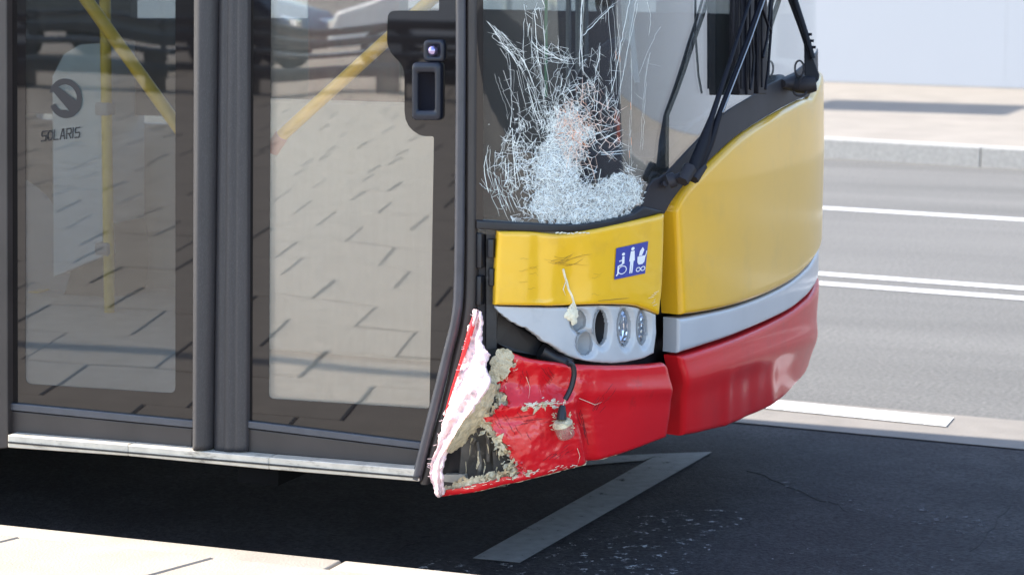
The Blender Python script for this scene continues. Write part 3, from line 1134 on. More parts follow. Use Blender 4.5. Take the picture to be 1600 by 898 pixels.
# recessed handle and the lock above it, on the front leaf
def framebox(name, x0, y0, x1, y1, ix0, iy0, ix1, iy1, y, h, rec, mats, parent):
    """raised rounded frame with a sunk pocket"""
    def rr_(a, b, c_, d_, r_, n=5):
        return rounded([(a, b, r_), (c_, b, r_), (c_, d_, r_), (a, d_, r_)], r_, n)
    loops = [(rr_(x0, y0, x1, y1, 8), y), (rr_(x0 + 0.5, y0 + 0.5, x1 - 0.5, y1 - 0.5, 8), y - h * 0.7),
             (rr_(x0 + 3, y0 + 3, x1 - 3, y1 - 3, 7), y - h), (rr_(ix0 - 2, iy0 - 2, ix1 + 2, iy1 + 2, 4), y - h),
             (rr_(ix0, iy0, ix1, iy1, 3), y - h * 0.6), (rr_(ix0 + 2, iy0 + 2, ix1 - 2, iy1 - 2, 3), y + rec)]
    V, F = [], []
    n = len(loops[0][0])
    for lp, yy_ in loops:
        for p in lp:
            P = on_y(p[0], p[1], y)
            P.y = yy_
            V.append(P)
    for j in range(len(loops) - 1):
        for i in range(n):
            F.append((j * n + i, j * n + (i + 1) % n, (j + 1) * n + (i + 1) % n, (j + 1) * n + i))
    F.append(tuple((len(loops) - 1) * n + i for i in range(n)))
    o = obj(name, V, F, mats, parent, smooth=True, mi=[0] * (4 * n) + [1] * (len(F) - 4 * n))
    bm = bmesh.new(); bm.from_mesh(o.data)
    bmesh.ops.recalc_face_normals(bm, faces=bm.faces)
    bm.to_mesh(o.data); bm.free()
    return o
M['pocket'] = mat('dark_pocket', (0.008, 0.008, 0.012), 0.8, spec=0.1)
M['handle'] = mat('handle_plastic', (0.012, 0.015, 0.026), 0.42, coat=0.1, var=0.1, vscale=40, spec=0.35)
framebox('door_handle', 646, 97, 693, 188, 656, 113, 682, 172, GY - 0.001, 0.016, -0.0015, [M['handle'], M['pocket']], front_leaf)
framebox('lock_plate', 663, 62, 697, 97, 671, 70, 689, 88, GY - 0.001, 0.010, -0.004, [M['handle'], M['black']], front_leaf)
bm = bmesh.new()
bmesh.ops.create_uvsphere(bm, u_segments=20, v_segments=12, radius=0.0125)
for v in bm.verts:
    v.co = v.co * 1.0 + (on_y(679, 79, GY) + Vector((0, -0.010, 0)))
me = bpy.data.meshes.new('lock_button')
bm.to_mesh(me); bm.free()
me.materials.append(mat('violet_chrome', (0.42, 0.36, 0.62), 0.15, metal=0.9))
for p in me.polygons: p.use_smooth = True
o = bpy.data.objects.new('lock_button', me); COL.objects.link(o); o.parent = front_leaf

# emblem and lettering on the rear leaf's glass
def strokes(name, lines, w, y, material, parent):
    mb = MB()
    for pts in lines:
        Ps = [on_y(p[0], p[1], y) for p in pts]
        for a, b in zip(Ps[:-1], Ps[1:]):
            t = (b - a).normalized()
            sd = t.cross(Vector((0, 1, 0))) * (w / 2)
            a_, b_ = a - t * w * 0.45, b + t * w * 0.45
            mb.prism([a_ + sd, b_ + sd, b_ - sd, a_ - sd], (0, 0.0004, 0))
    return mb.build(name, material, parent)
GLY = {'S': [[(1, 1), (0.15, 1), (0, .85), (0, .6), (.12, .5), (.88, .5), (1, .4), (1, .15), (.85, 0), (0, 0)]],
       'O': [[(0.3, 0), (.7, 0), (1, .25), (1, .75), (.7, 1), (.3, 1), (0, .75), (0, .25), (.3, 0)]],
       'L': [[(0, 1), (0, .0), (.95, 0)]],
       'A': [[(0, 0), (.42, 1), (.62, 1), (1, 0)], [(.45, .3), (.72, .3)]],
       'R': [[(0, 0), (0, 1), (.85, 1), (1, .85), (1, .6), (.85, .48), (.3, .48)], [(.55, .45), (1, 0)]],
       'I': [[(0, 0), (0, 1)]]}
lines = []
x = 64.5
for ch in 'SOLARIS':
    w = 0.1 if ch == 'I' else 6.8
    for st_ in GLY[ch]:
        q = []
        for gx, gy in st_:
            X = x + gx * w + gy * 1.0
            t = (X - 64) / 66
            q.append((X, 220.5 - 6.5 * t - gy * (14.5 + 0.8 * t)))
        lines.append(q)
    x += w + (3.0 if ch != 'I' else 3.4)
# each character is its own sub-part
i0 = 0
for ch in 'SOLARIS':
    n_ = len(GLY[ch])
    o = strokes('letter', lines[i0:i0 + n_], 0.0036, GY - 0.0022, M['logo'], rear_leaf)
    i0 += n_
cx, cy, rx, ry = 102, 154, 26.0, 31.0
def el_(a, k=1.0):
    return (cx + rx * k * math.cos(R(a)), cy - ry * k * math.sin(R(a)) + 0.05 * rx * k * math.cos(R(a)))
emb = MB()
EMD = [GY - 0.0022]
def poly(pts):
    EMD[0] -= 0.00002
    emb.prism([on_y(p[0], p[1], EMD[0]) for p in pts], (0, 0.0004, 0))
# upper swoosh: thick arc over the top that runs into a diagonal; lower swoosh mirrors it
up = [el_(a) for a in range(165, -16, -8)]
upi = [el_(a, 0.70) for a in range(-16, 130, 8)]
k_ = len(up)
for i in range(len(up) - 1):
    a, b = 165 - 8 * i, 157 - 8 * i
    w_ = 1 - 0.34 * math.sin(math.pi * min(1, (i + 1) / len(up)))
    poly([el_(a), el_(b), el_(b, 0.70 if i > 1 else 0.8), el_(a, 0.70 if i > 2 else 0.9)])
for i in range(22):
    a, b = 205 + 7 * i, 212 + 7 * i
    poly([el_(a), el_(b), el_(b, 0.66), el_(a, 0.66)])
poly([(80, 140), (86, 132), (126, 163), (119, 176), (112, 178)])
poly([(84, 168), (90, 172), (104, 172), (110, 177), (100, 180), (88, 178)])
emb.build('emblem', M['logo'], rear_leaf)

# outer seal at the corner: a round bead and a flat web that is pushed back at the bottom
beadpx = [(718, TOPY), (720, 0), (719, 250), (717, 440), (712, 500), (700, 550), (683, 620), (665, 690), (651, 748)]
sp = spline(beadpx)
mb = MB()
mb.tube([on_y(p[0], p[1], -0.02) for p in sp], 0.0125, 12)
mb.build('door_seal', M['seal'], bus)
webL = spline([(726, TOPY), (727, 0), (727, 250), (725, 440), (720, 500), (708, 550), (692, 620), (673, 690), (656, 755)])
webR = spline([(744, TOPY), (743, 0), (742, 250), (741, 440), (738, 500), (729, 545), (712, 610), (690, 690), (668, 757)])
mb = MB()
V = []
for a, b in zip(webL, webR):
    P, Q = on_y(a[0], a[1], -0.010), on_y(b[0], b[1], -0.010)
    Mid = (P + Q) / 2 + Vector((0, -0.008, 0))
    V += [P + Vector((0, 0.03, 0)), P, Mid, Q, Q + Vector((0, 0.03, 0))]
F = []
for i in range(len(webL) - 1):
    for j in range(4):
        F.append((i * 5 + j, i * 5 + j + 1, (i + 1) * 5 + j + 1, (i + 1) * 5 + j))
obj('seal_web', V, F, M['door'], bus, smooth=True)

# step sill under the door: worn aluminium
mb = MB()
a, b = on_y(12, 679, -0.025), on_y(655, 735, -0.025)
pts = [(12, 679), (200, 694.5), (420, 714), (655, 733)]
low = [(655, 752), (420, 733), (200, 712), (12, 699)]
for i in range(3):
    q = [pts[i], pts[i + 1], low[2 - i], low[3 - i]]
    mb.prism([on_y(p[0], p[1], -0.030) for p in q], (0, 0.12, 0))
sill = mb.build('door_sill', M['sill'], bus)
bevel(sill, 0.003)
mb = MB()
mb.prism([on_y(*p, -0.034) for p in ((12, 689.5), (655, 744.5), (655, 747), (12, 692))], (0, 0.01, 0))
mb.build('sill_lip', M['dark'], bus)

# ---------------------------------------------------------------- windscreen
def P2(l):
    return [sz(p[0], p[1]) for p in l]
wb_px = [(746, 352), (800, 356), (860, 357), (900, 356), (950, 348), (985, 338), (1003, 327), (1010, 300), (1020, 280), (1037, 272), (1083, 225), (1130, 178), (1169, 153), (1201, 132), (1240, 115)]
wbot = P2(wb_px)
wbot_far = [(wbot[-1][0] + 0.35, wbot[-1][1] + 0.02), (SMAX - 0.35, wbot[-1][1] + 0.02), (SMAX - 0.1, wbot[-1][1] + 0.02)]
wb_all = wbot + wbot_far
wtop = [(s_, 2.45) for s_ in np.linspace(wb_all[0][0], wb_all[-1][0], 40)]
# columns at equal arc length so that the sheet stays regular
sg = np.linspace(wb_all[0][0], wb_all[-1][0], 120)
bs = np.array(wb_all)
order = np.argsort(bs[:, 0])
zb = np.interp(sg, bs[order, 0], bs[order, 1])
wind = patch('windscreen', M['wind'], bus, [(s_, 2.45) for s_ in sg], [(s_, z_ - 0.02) for s_, z_ in zip(sg, zb)], nu=120, nv=24, off=0.0, depth=0.006, rnd=0.0, px=False)
# black gasket under the glass on the door side
patch('windscreen_gasket', M['black'], bus, [(744, 344), (800, 347), (860, 350), (905, 351), (955, 345), (990, 334), (1006, 322)],
      [(744, 358), (800, 361), (860, 363), (905, 362), (955, 355), (1000, 342), (1040, 331)], nu=60, nv=4, off=0.012, depth=0.03, rnd=0.005)

patch('windscreen_border', M['frit'], bus, [(743, -200), (755, -200)], [(743, 354), (755, 356)], nu=8, nv=20, off=0.002, depth=0.001, rnd=0)
# cowl: black panel between glass and yellow hood
cow_top = P2(spline([(1000, 330), (1008, 302), (1017, 282), (1037, 273), (1083, 225), (1130, 178), (1169, 153), (1201, 132), (1240, 114)]))
cow_bot = P2(spline([(1002, 340), (1036, 335), (1045, 318), (1073, 282), (1115, 243), (1151, 211), (1201, 179), (1245, 156), (1262, 152)]))
def extend(c, to, dz, n=8):
    c = list(c)
    for t in np.linspace(0, 1, n)[1:]:
        c.append((c[len(c) - 1][0] if False else c[0][0] * 0 + (c_last[0] + (to - c_last[0]) * t), c_last[1] + dz * (1 - (1 - t) ** 2)))
    return c
c_last = cow_top[-1]
ct = extend(cow_top, SMAX - 0.5, 0.05)
c_last = cow_bot[-1]
cb = extend(cow_bot, SMAX - 0.5, 0.05)
patch('cowl', M['cowl'], bus, resample(ct, np.linspace(0, 1, 90)), resample(cb, np.linspace(0, 1, 90)), nu=80, nv=10, off=0.0035, depth=0.009, rnd=0.002, px=False)

# hood: the big yellow panel in the middle
h_top = P2(spline([(1049, 331), (1052, 319), (1061, 303), (1075, 285), (1115, 245), (1151, 213), (1201, 181), (1245, 158), (1260, 154)]))
h_bot = P2(spline([(1057, 491), (1083, 488), (1120, 481), (1160, 470), (1200, 454), (1235, 434), (1258, 412)]))
c_last = h_top[-1]
ht = extend(h_top, SMAX - 0.55, 0.06)
c_last = h_bot[-1]
hb = extend(h_bot, SMAX - 0.52, 0.03)
hood = patch('hood', M['yellow_hood'], bus, resample(ht, np.linspace(0, 1, 90)), resample(hb, np.linspace(0, 1, 90)), nu=90, nv=40, off=0.020, depth=0.05, rnd=0.016, px=False)
# grey strip below it
g_top = P2(spline([(1056, 497), (1090, 491), (1140, 480), (1190, 462), (1230, 441), (1258, 418)]))
g_bot = P2(spline([(1055, 551), (1090, 540), (1140, 523), (1190, 502), (1230, 482), (1255, 462)]))
c_last = g_top[-1]
gt = extend(g_top, SMAX - 0.5, 0.03)
c_last = g_bot[-1]
gb = extend(g_bot, SMAX - 0.5, 0.02)
patch('trim_strip', M['trim'], bus, resample(gt, np.linspace(0, 1, 80)), resample(gb, np.linspace(0, 1, 80)), nu=80, nv=10, off=0.012, depth=0.04, rnd=0.010, px=False)
# far headlamp housing, only its near edge peeps round
# centre bumper: two planes with a ridge, folded under
def bump_disp(px, py):
    # ridge along the top third, soft ripples lower down
    y = (py - 560) + (px - 1050) * 0.33
    d = 0.012 * math.exp(-((y - 40) / 22.0) ** 2)
    for c_, a_, w_ in ((1092, 0.003, 12.0), (1135, 0.005, 7.0), (1172, -0.004, 10.0), (1205, 0.004, 8.0)):
        d += a_ * math.exp(-((px - c_) / w_) ** 2) / (1 + math.exp(-(y - 55) / 6))
    return d
r_top = P2(spline([(1056, 556), (1090, 546), (1140, 529), (1190, 508), (1230, 487), (1258, 466)]))
r_bot = P2(spline([(1060, 680), (1085, 675), (1130, 664), (1180, 643), (1215, 622), (1236, 600)]))
c_last = r_top[-1]
rt = extend(r_top, SMAX - 0.5, 0.02)
c_last = r_bot[-1]
rb = extend(r_bot, SMAX - 0.45, 0.0)
patch('centre_bumper', M['red2'], bus, resample(rt, np.linspace(0, 1, 90)), resample(rb, np.linspace(0, 1, 90)), nu=90, nv=40, off=0.016, depth=0.04, rnd=0.014, px=False, disp=bump_disp)
# far corner skin so the bus is whole from the other side
patch('far_corner_panel', M['yellow'], bus, [(s_, 1.2) for s_ in np.linspace(SMAX - 0.5, SMAX + 0.1, 20)], [(s_, 0.78) for s_ in np.linspace(SMAX - 0.5, SMAX + 0.1, 20)], nu=24, nv=10, off=0.012, depth=0.04, rnd=0.01, px=False)
patch('far_corner_bumper', M['red2'], bus, [(s_, 0.66) for s_ in np.linspace(SMAX - 0.48, SMAX + 0.1, 20)], [(s_, 0.36) for s_ in np.linspace(SMAX - 0.48, SMAX + 0.1, 20)], nu=24, nv=10, off=0.014, depth=0.04, rnd=0.01, px=False)
patch('far_headlight_housing', M['grey'], bus, [(s_, 0.775) for s_ in np.linspace(SMAX - 0.5, SMAX + 0.1, 20)], [(s_, 0.665) for s_ in np.linspace(SMAX - 0.5, SMAX + 0.1, 20)], nu=24, nv=6, off=0.008, depth=0.04, rnd=0.01, px=False)

# dark carrier behind the front panels
sgd = np.linspace(0.05, SMAX - 0.05, 70)
patch('front_carrier', M['black'], bus, [(s_, float(np.interp(s_, bs[order, 0], bs[order, 1])) - 0.03) for s_ in sgd], [(s_, 0.36) for s_ in sgd], nu=70, nv=12, off=-0.085, depth=0.02, rnd=0, px=False)

# ---------------------------------------------------------------- kerb-side corner: yellow panel, lamp housing
def dent_y(px, py):
    d = -0.010 * math.exp(-((px - 893) / 22.0) ** 2 - ((py - 450) / 60.0) ** 2)
    d += -0.006 * math.exp(-((px - 845) / 14.0) ** 2) * (1 if py < 470 else 0.5)
    d += 0.0018 * fbm(px, py, 60, 1.0)
    # thickened facet at the outer edge next to the hood
    return d
cy_top = spline([(780, 362), (830, 362.5), (872, 366), (900, 364), (940, 357), (990, 346), (1040, 334)])
cy_bot = spline([(774, 477), (830, 478), (885, 478.5), (930, 476), (985, 477), (1008, 482), (1033, 492)])
corner = patch('corner_panel', M['yellow'], bus, cy_top, cy_bot, nu=90, nv=40, off=0.022, depth=0.035, rnd=0.010, disp=dent_y,
               left=spline([(774, 477), (776, 420), (780, 362)]), right=spline([(1033, 492), (1038, 430), (1040, 334)]))

holes = [(907, 502, 13.0, 17.0), (917, 537, 14.0, 19.0), (942, 512, 12.0, 28.5), (979, 512, 11.5, 30.0), (1007, 512, 9.5, 27.5)]
def grey_mask(px, py):
    for hx, hy, a, b in holes:
        if ((px - hx) / a) ** 2 + ((py - hy) / b) ** 2 < 1:
            return False
    # broken lower left edge
    return True
def grey_disp(px, py):
    d = 0.0
    for hx, hy, a, b in holes:
        q = math.sqrt(((px - hx) / a) ** 2 + ((py - hy) / b) ** 2)
        d -= 0.010 * math.exp(-((q - 1) / 0.22) ** 2)
    d += 0.0005 * fbm(px, py, 25, 5)
    return d
jag = []
rg = random.Random(5)
base = spline([(775, 482), (800, 502), (830, 520), (865, 543), (890, 557), (920, 565), (960, 568), (1000, 562), (1023, 552)])
for i, p in enumerate(base):
    k = 3.0 if p[0] < 890 else 0.2
    jag.append((p[0] + k * 1.6 * fbm(p[0], p[1], 26, 2) + rg.uniform(-.4, .4), p[1] + k * 1.6 * fbm(p[0], p[1], 19, 6) + rg.uniform(-.4, .4)))
lamp = patch('headlight_housing', M['grey'], bus, spline([(775, 478.5), (830, 480), (885, 480.5), (930, 478), (985, 479), (1008, 484), (1026, 491)]), jag,
             nu=170, nv=60, off=0.012, depth=0.012, rnd=0.006, disp=grey_disp, mask=grey_mask,
             right=[(1023, 552), (1027, 520), (1026, 491)], left=[(775, 482), (775, 480), (775, 478.5)])
# round sockets set into the housing, pointing ahead; two still hold their lamps
XA = Vector((1, 0, 0))
def ellipse_on(hx, hy, a, b, k, off, n=28):
    return [on_body(hx + a * k * math.cos(2 * math.pi * i / n), hy + b * k * math.sin(2 * math.pi * i / n), off) for i in range(n)]
for i, (hx, hy, a, b) in enumerate(holes):
    n = 28
    L0 = ellipse_on(hx, hy, a, b, 1.05, 0.004)
    V, F = [], []
    dep = 0.075 if i in (0, 1, 2) else 0.05
    for j, (kk, dd) in enumerate(((1.05, 0.0), (0.99, 0.012 if i == 2 else 0.02), (0.95, dep))):
        c_ = sum(L0, Vector()) / n
        for P in L0:
            V.append(c_ + (P - c_) * kk / 1.05 - XA * dd - Vector((0, -0.10, 0)) * dd)
    for j in range(2):
        for q in range(n):
            F.append((j * n + q, j * n + (q + 1) % n, (j + 1) * n + (q + 1) % n, (j + 1) * n + q))
    F.append(tuple(2 * n + q for q in range(n)))
    so_ = obj('lamp_socket', V, F, [M['grey'], M['black']], lamp, smooth=True, mi=[0] * n + [1 if i == 2 else 0] * (n + 1))  # inner shade of the third socket painted as a black lining
    if i >= 3:
        c_ = sum(V[2 * n:], Vector()) / n
        a1 = (V[2 * n] - c_)
        V2, F2 = [], []
        rings = [(0.98, 0.012), (0.98, 0.030), (0.90, 0.036), (0.84, 0.026), (0.72, 0.014), (0.5, 0.006), (0.25, 0.003), (0.2, 0.018), (0.02, 0.02)]
        for kk, dd in rings:
            for q in range(n):
                w = 1 + (0.03 if (q % 2 and 0.3 < kk < 0.88) else 0)
                V2.append(c_ + (V[2 * n + q] - c_) * kk * w + XA * dd)
        for j in range(len(rings) - 1):
            for q in range(n):
                F2.append((j * n + q, j * n + (q + 1) % n, (j + 1) * n + (q + 1) % n, (j + 1) * n + q))
        F2.append(tuple((len(rings) - 1) * n + q for q in range(n)))
        obj('headlamp', V2, F2, M['chrome'], lamp)
        dome = [[c_ + (V[2 * n + q] - c_) * kk + XA * dd for q in range(n)] for kk, dd in ((0.9, 0.037), (0.6, 0.043), (0.3, 0.046), (0.02, 0.047))]
        Vd = [p for l in dome for p in l]
        Fd = [(j * n + q, j * n + (q + 1) % n, (j + 1) * n + (q + 1) % n, (j + 1) * n + q) for j in range(3) for q in range(n)]
        obj('lamp_lens', Vd, Fd, M['lens'], lamp, smooth=True)

# blue accessibility sticker with white pictograms
SC = [(963, 388), (1013, 377), (1008, 427), (960, 437)]
def stk(u, v, off=0.0245):
    a = np.array(SC[0]) * (1 - u) + np.array(SC[1]) * u
    b = np.array(SC[3]) * (1 - u) + np.array(SC[2]) * u
    p = a * (1 - v) + b * v
    d = dent_y(p[0], p[1])
    return on_body(p[0], p[1], off + d)
mb = MB()
V = [stk(i / 10, j / 6) for j in range(7) for i in range(11)]
F = [(j * 11 + i, j * 11 + i + 1, (j + 1) * 11 + i + 1, (j + 1) * 11 + i) for j in range(6) for i in range(10)]
mb.add(V, F, 0)
def glyph_line(pts, w):
    for a, b in zip(pts[:-1], pts[1:]):
        dx, dy = b[0] - a[0], b[1] - a[1]
        l = math.hypot(dx, dy) or 1
        nx, ny = -dy / l * w / 2, dx / l * w / 2
        ex, ey = dx / l * w * 0.3, dy / l * w * 0.3
        q = [(a[0] - ex + nx, a[1] - ey + ny), (b[0] + ex + nx, b[1] + ey + ny), (b[0] + ex - nx, b[1] + ey - ny), (a[0] - ex - nx, a[1] - ey - ny)]
        mb.add([stk(p[0], p[1], 0.0258) for p in q], [(0, 1, 2, 3)], 1)
def disc(u, v, r, hollow=False):
    n = 14
    pts = [(u + r * math.cos(2 * math.pi * i / n), v + r * 0.95 * math.sin(2 * math.pi * i / n)) for i in range(n)]
    if hollow:
        glyph_line(pts + pts[:1], 0.028)
    else:
        mb.add([stk(p[0], p[1], 0.0258) for p in pts], [tuple(range(n))], 1)
def gpoly(pts):
    mb.add([stk(p[0], p[1], 0.0258) for p in pts], [tuple(range(len(pts)))], 1)
disc(0.24, 0.24, 0.05)                                      # wheelchair user
gpoly([(0.21, 0.31), (0.28, 0.31), (0.29, 0.55), (0.21, 0.55)])
glyph_line([(0.22, 0.56), (0.10, 0.60), (0.10, 0.84), (0.06, 0.88)], 0.045)
glyph_line([(0.24, 0.42), (0.13, 0.44)], 0.035)
disc(0.24, 0.74, 0.13, True)
disc(0.53, 0.13, 0.055)                                     # standing person
gpoly([(0.47, 0.20), (0.59, 0.20), (0.62, 0.52), (0.585, 0.52), (0.575, 0.9), (0.535, 0.9), (0.53, 0.58), (0.515, 0.9), (0.475, 0.9), (0.475, 0.52), (0.44, 0.52)])
disc(0.76, 0.83, 0.065, True)                               # pram
disc(0.91, 0.83, 0.065, True)
gpoly([(0.70, 0.42), (0.96, 0.42), (0.94, 0.62), (0.88, 0.68), (0.76, 0.68), (0.71, 0.60)])
gpoly([(0.84, 0.14), (0.90, 0.24), (0.84, 0.41), (0.74, 0.41), (0.76, 0.26)])
glyph_line([(0.96, 0.44), (0.98, 0.30)], 0.03)
o = mb.build('accessibility_sticker', [M['blue'], M['white']], corner)

# scrapes on the yellow panel
rg = random.Random(11)
ln = []
for k in range(12):
    x0, y0 = rg.uniform(850, 885), rg.gauss(411, 5)
    dx = rg.uniform(20, 45)
    ln.append(([(x0 + dx * t, y0 - 6 * t * t + 4 * math.sin(3 * t + k) - k * 0.1) for t in np.linspace(0, 1, 6)], rg.uniform(0.0004, 0.0011), 0))
for k in range(5):
    ln.append(([(935 + 6 * k + 25 * t, 470 - 2 * t - k * 0.6) for t in np.linspace(0, 1, 5)], 0.0014, 0))
for k in range(10):
    x0, y0 = rg.uniform(800, 930), rg.uniform(400, 470)
    ln.append(([(x0 + 14 * t, y0 + rg.uniform(-4, 4) * t) for t in np.linspace(0, 1, 4)], 0.0006, 0))
pts = [(879, 420), (882, 432), (886, 440), (889, 452), (893, 462), (896, 474), (902, 482)]
ln.append(([(p[0] + rg.uniform(-1, 1), p[1]) for p in pts], 0.0055, 1))
ln.append(([(884, 440), (880, 452), (884, 462)], 0.0022, 1))
ln.append(([(896, 474), (890, 480), (893, 490)], 0.006, 1))
for k in range(6):
    ln.append(([(1012 + rg.uniform(0, 10), 458 + 4 * k), (1022 + rg.uniform(0, 8), 455 + 4 * k)], 0.001, 1))
for k in range(9):
    x0 = 868 + 6 * k
    ln.append(([(x0, 364.5 + rg.uniform(-1, 1)), (x0 + 5, 364 + rg.uniform(-1.5, 1.5))], 0.003, 1))
def on_yel(a, b):
    return on_body(a, b, 0.0235 + dent_y(a, b))
M['chip'] = mat('chipped_filler', (0.78, 0.72, 0.55), 0.9, var=0.2, vscale=80)
ribbons('scrape', ln, [M['scratch'], M['chip']], corner, fn=on_yel)
# lump of exposed filler between yellow panel and housing
def chip(name, cx_, cy_, rx_, ry_, off, h, material, parent, seed, n=40, m=8):
    V = [on_body(cx_, cy_, off + h)]
    F = []
    for j in range(1, m + 1):
        for i in range(n):
            a = 2 * math.pi * i / n
            k = j / m * (1 + 0.55 * fbm(math.cos(a) * 0.9, math.sin(a) * 0.9, 1.0, seed) + 0.10 * fbm(math.cos(a) * 5, math.sin(a) * 5, 1.0, seed))
            x_, y_ = cx_ + rx_ * k * math.cos(a), cy_ + ry_ * k * math.sin(a)
            V.append(on_body(x_, y_, off + h * (1 - (j / m) ** 2) + h * 0.3 * fbm(x_, y_, 5, seed) * (1 - (j / m) ** 4)))
    for i in range(n):
        F.append((0, 1 + i, 1 + (i + 1) % n))
    for j in range(m - 1):
        for i in range(n):
            a = 1 + j * n
            F.append((a + i, a + n + i, a + n + (i + 1) % n, a + (i + 1) % n))
    return obj(name, V, F, material, parent, smooth=True)
chip('filler_chip', 893, 492, 11, 14, 0.013, 0.006, M['chip'], lamp, 3.0)

# ---------------------------------------------------------------- torn corner bumper
def red_disp(px, py):
    d = 0.0
    # upper dented field left of the cable
    m_ = 1 / (1 + math.exp((px - 893) / 5.0))
    d -= 0.030 * m_ * math.exp(-((py - 600) / 26.0) ** 2)
    d += 0.004 * m_ * math.sin((px - 800) / 5.5 + 0.03 * py) * math.exp(-((py - 600) / 28.0) ** 2)
    # ridge below it
    d += 0.010 * math.exp(-((py - 632 - (px - 840) * -0.08) / 9.0) ** 2) * m_
    # fold right of the lamp
    q = px - (912 + (py - 640) * 0.20)
    d -= 0.022 * math.exp(-(q / 9.0) ** 2) * (1 / (1 + math.exp(-(py - 632) / 8.0)))
    q2 = px - (955 - (py - 640) * 0.10)
    d -= 0.008 * math.exp(-(q2 / 26.0) ** 2) * (1 / (1 + math.exp(-(py - 625) / 10.0)))
    # soft crease to the right
    d += 0.008 * math.exp(-((py - 612 + (px - 960) * 0.05) / 14.0) ** 2) * (px > 900) * min(1, (px - 900) / 40)
    d += 0.007 * fbm(px, py, 48, 8.0) * (1.0 if px < 900 else max(0.08, 1 - (px - 900) / 60))
    d += 0.0012 * fbm(px, py, 14, 4.0) * (1.0 if px < 900 else max(0.05, 1 - (px - 900) / 60))
    return d
tear = [(540, 800), (552, 797), (570, 806), (590, 790), (610, 782), (628, 796), (640, 776), (655, 757), (672, 770), (690, 783), (705, 796), (722, 806), (738, 818), (748, 800), (756, 772), (764, 720), (770, 690), (790, 688)]
ty, tx_ = [p[0] for p in tear], [p[1] for p in tear]
def red_mask(px, py):
    e = float(np.interp(py, ty, tx_)) + 11 * fbm(px, py, 17, 1.5, 2) + 1.5 * fbm(px, py, 3, 7)
    low = 770 - 0.155 * (px - 690)          # rim along the bottom that is still there
    if py > low - min(9, 2 + max(0, (px - 690) * 0.07)) - 3 * fbm(px, 0, 8, 2) and px > 694:
        return True
    return px > e
def fib_mask(px, py):
    e = float(np.interp(py, ty, tx_)) - 16 + 22 * fbm(px, py, 22, 3.3, 2) + 3 * fbm(px, py, 5, 9)
    low = 770 - 0.155 * (px - 690)
    if py > low - min(17, 6 + max(0, (px - 690) * 0.3)) - 7 * fbm(px, 0, 7, 5) and px > 694:
        return True
    return px > e and px < e + 90
rtop = spline([(765, 551), (800, 552), (830, 561), (870, 567), (900, 570), (960, 572), (1010, 570), (1040, 567)])
rbot = spline([(684, 778), (720, 773), (760, 766), (820, 752), (880, 737), (960, 715), (1045, 683)])
redc = patch('corner_bumper', M['red'], bus, rtop, rbot, nu=190, nv=110, off=0.030, depth=0.005, rnd=0.014, disp=red_disp, mask=red_mask,
             left=[(684, 778), (720, 660), (765, 551)], right=spline([(1045, 683), (1052, 630), (1048, 580), (1040, 567)]), sides=(False, True, True, True))
patch('torn_fibreglass', M['fibre'], redc, rtop + np.array([0, 3]), rbot - np.array([0, 2]), nu=190, nv=110, off=0.021, depth=0.004, rnd=0.0,
      disp=lambda a, b: red_disp(a, b) + 0.004 * fbm(a, b, 7, 6), mask=fib_mask, left=[(684, 776), (722, 660), (757, 552)], right=[(1045, 681), (1050, 620), (1040, 570)])
# loose glass-fibre strands along the tear
ln = []
rg = random.Random(21)
for k in range(45):
    py = rg.uniform(550, 765)
    px = float(np.interp(py, ty, tx_)) + rg.uniform(-16, 8)
    a = rg.uniform(0, 6.28)
    l = rg.uniform(3, 9)
    ln.append(([(px, py), (px + l * 0.5 * math.cos(a), py + l * 0.5 * math.sin(a) + 1), (px + l * math.cos(a + 0.4), py + l * math.sin(a + 0.4) + 2)], rg.uniform(0.0006, 0.0014), 0))
for k in range(34):
    px = rg.uniform(690, 900)
    py = 766 - 0.165 * (px - 690) + rg.uniform(-4, 3) - 0.00012 * (px - 690) ** 2
    l = rg.uniform(3, 9)
    a = rg.uniform(-0.6, 0.2)
    ln.append(([(px, py), (px + l * math.cos(a), py + l * math.sin(a))], rg.uniform(0.0007, 0.002), 0))
for k in range(60):
    px, py = rg.uniform(812, 872), 0
    py = 634 - (px - 820) * 0.10 + rg.gauss(0, 3)
    ln.append(([(px, py), (px + rg.uniform(2, 9), py + rg.uniform(-3, 2))], rg.uniform(0.0008, 0.003), 0))
for k in range(10):
    ln.append(([(921 + 0.4 * k, 670 + 2.2 * k), (924 + 0.6 * k, 672 + 2.4 * k)], 0.006, 0))
for p in (((822, 588), (828, 605), (826, 622)), ((902, 700), (906, 712), (903, 724)), ((905, 622), (930, 632), (940, 628))):
    ln.append((list(p), 0.0012, 0))
def on_red(a, b):
    return on_body(a, b, 0.034 + red_disp(a, b))
ribbons('fibre_strands', ln, [M['chip']], redc, fn=on_red)
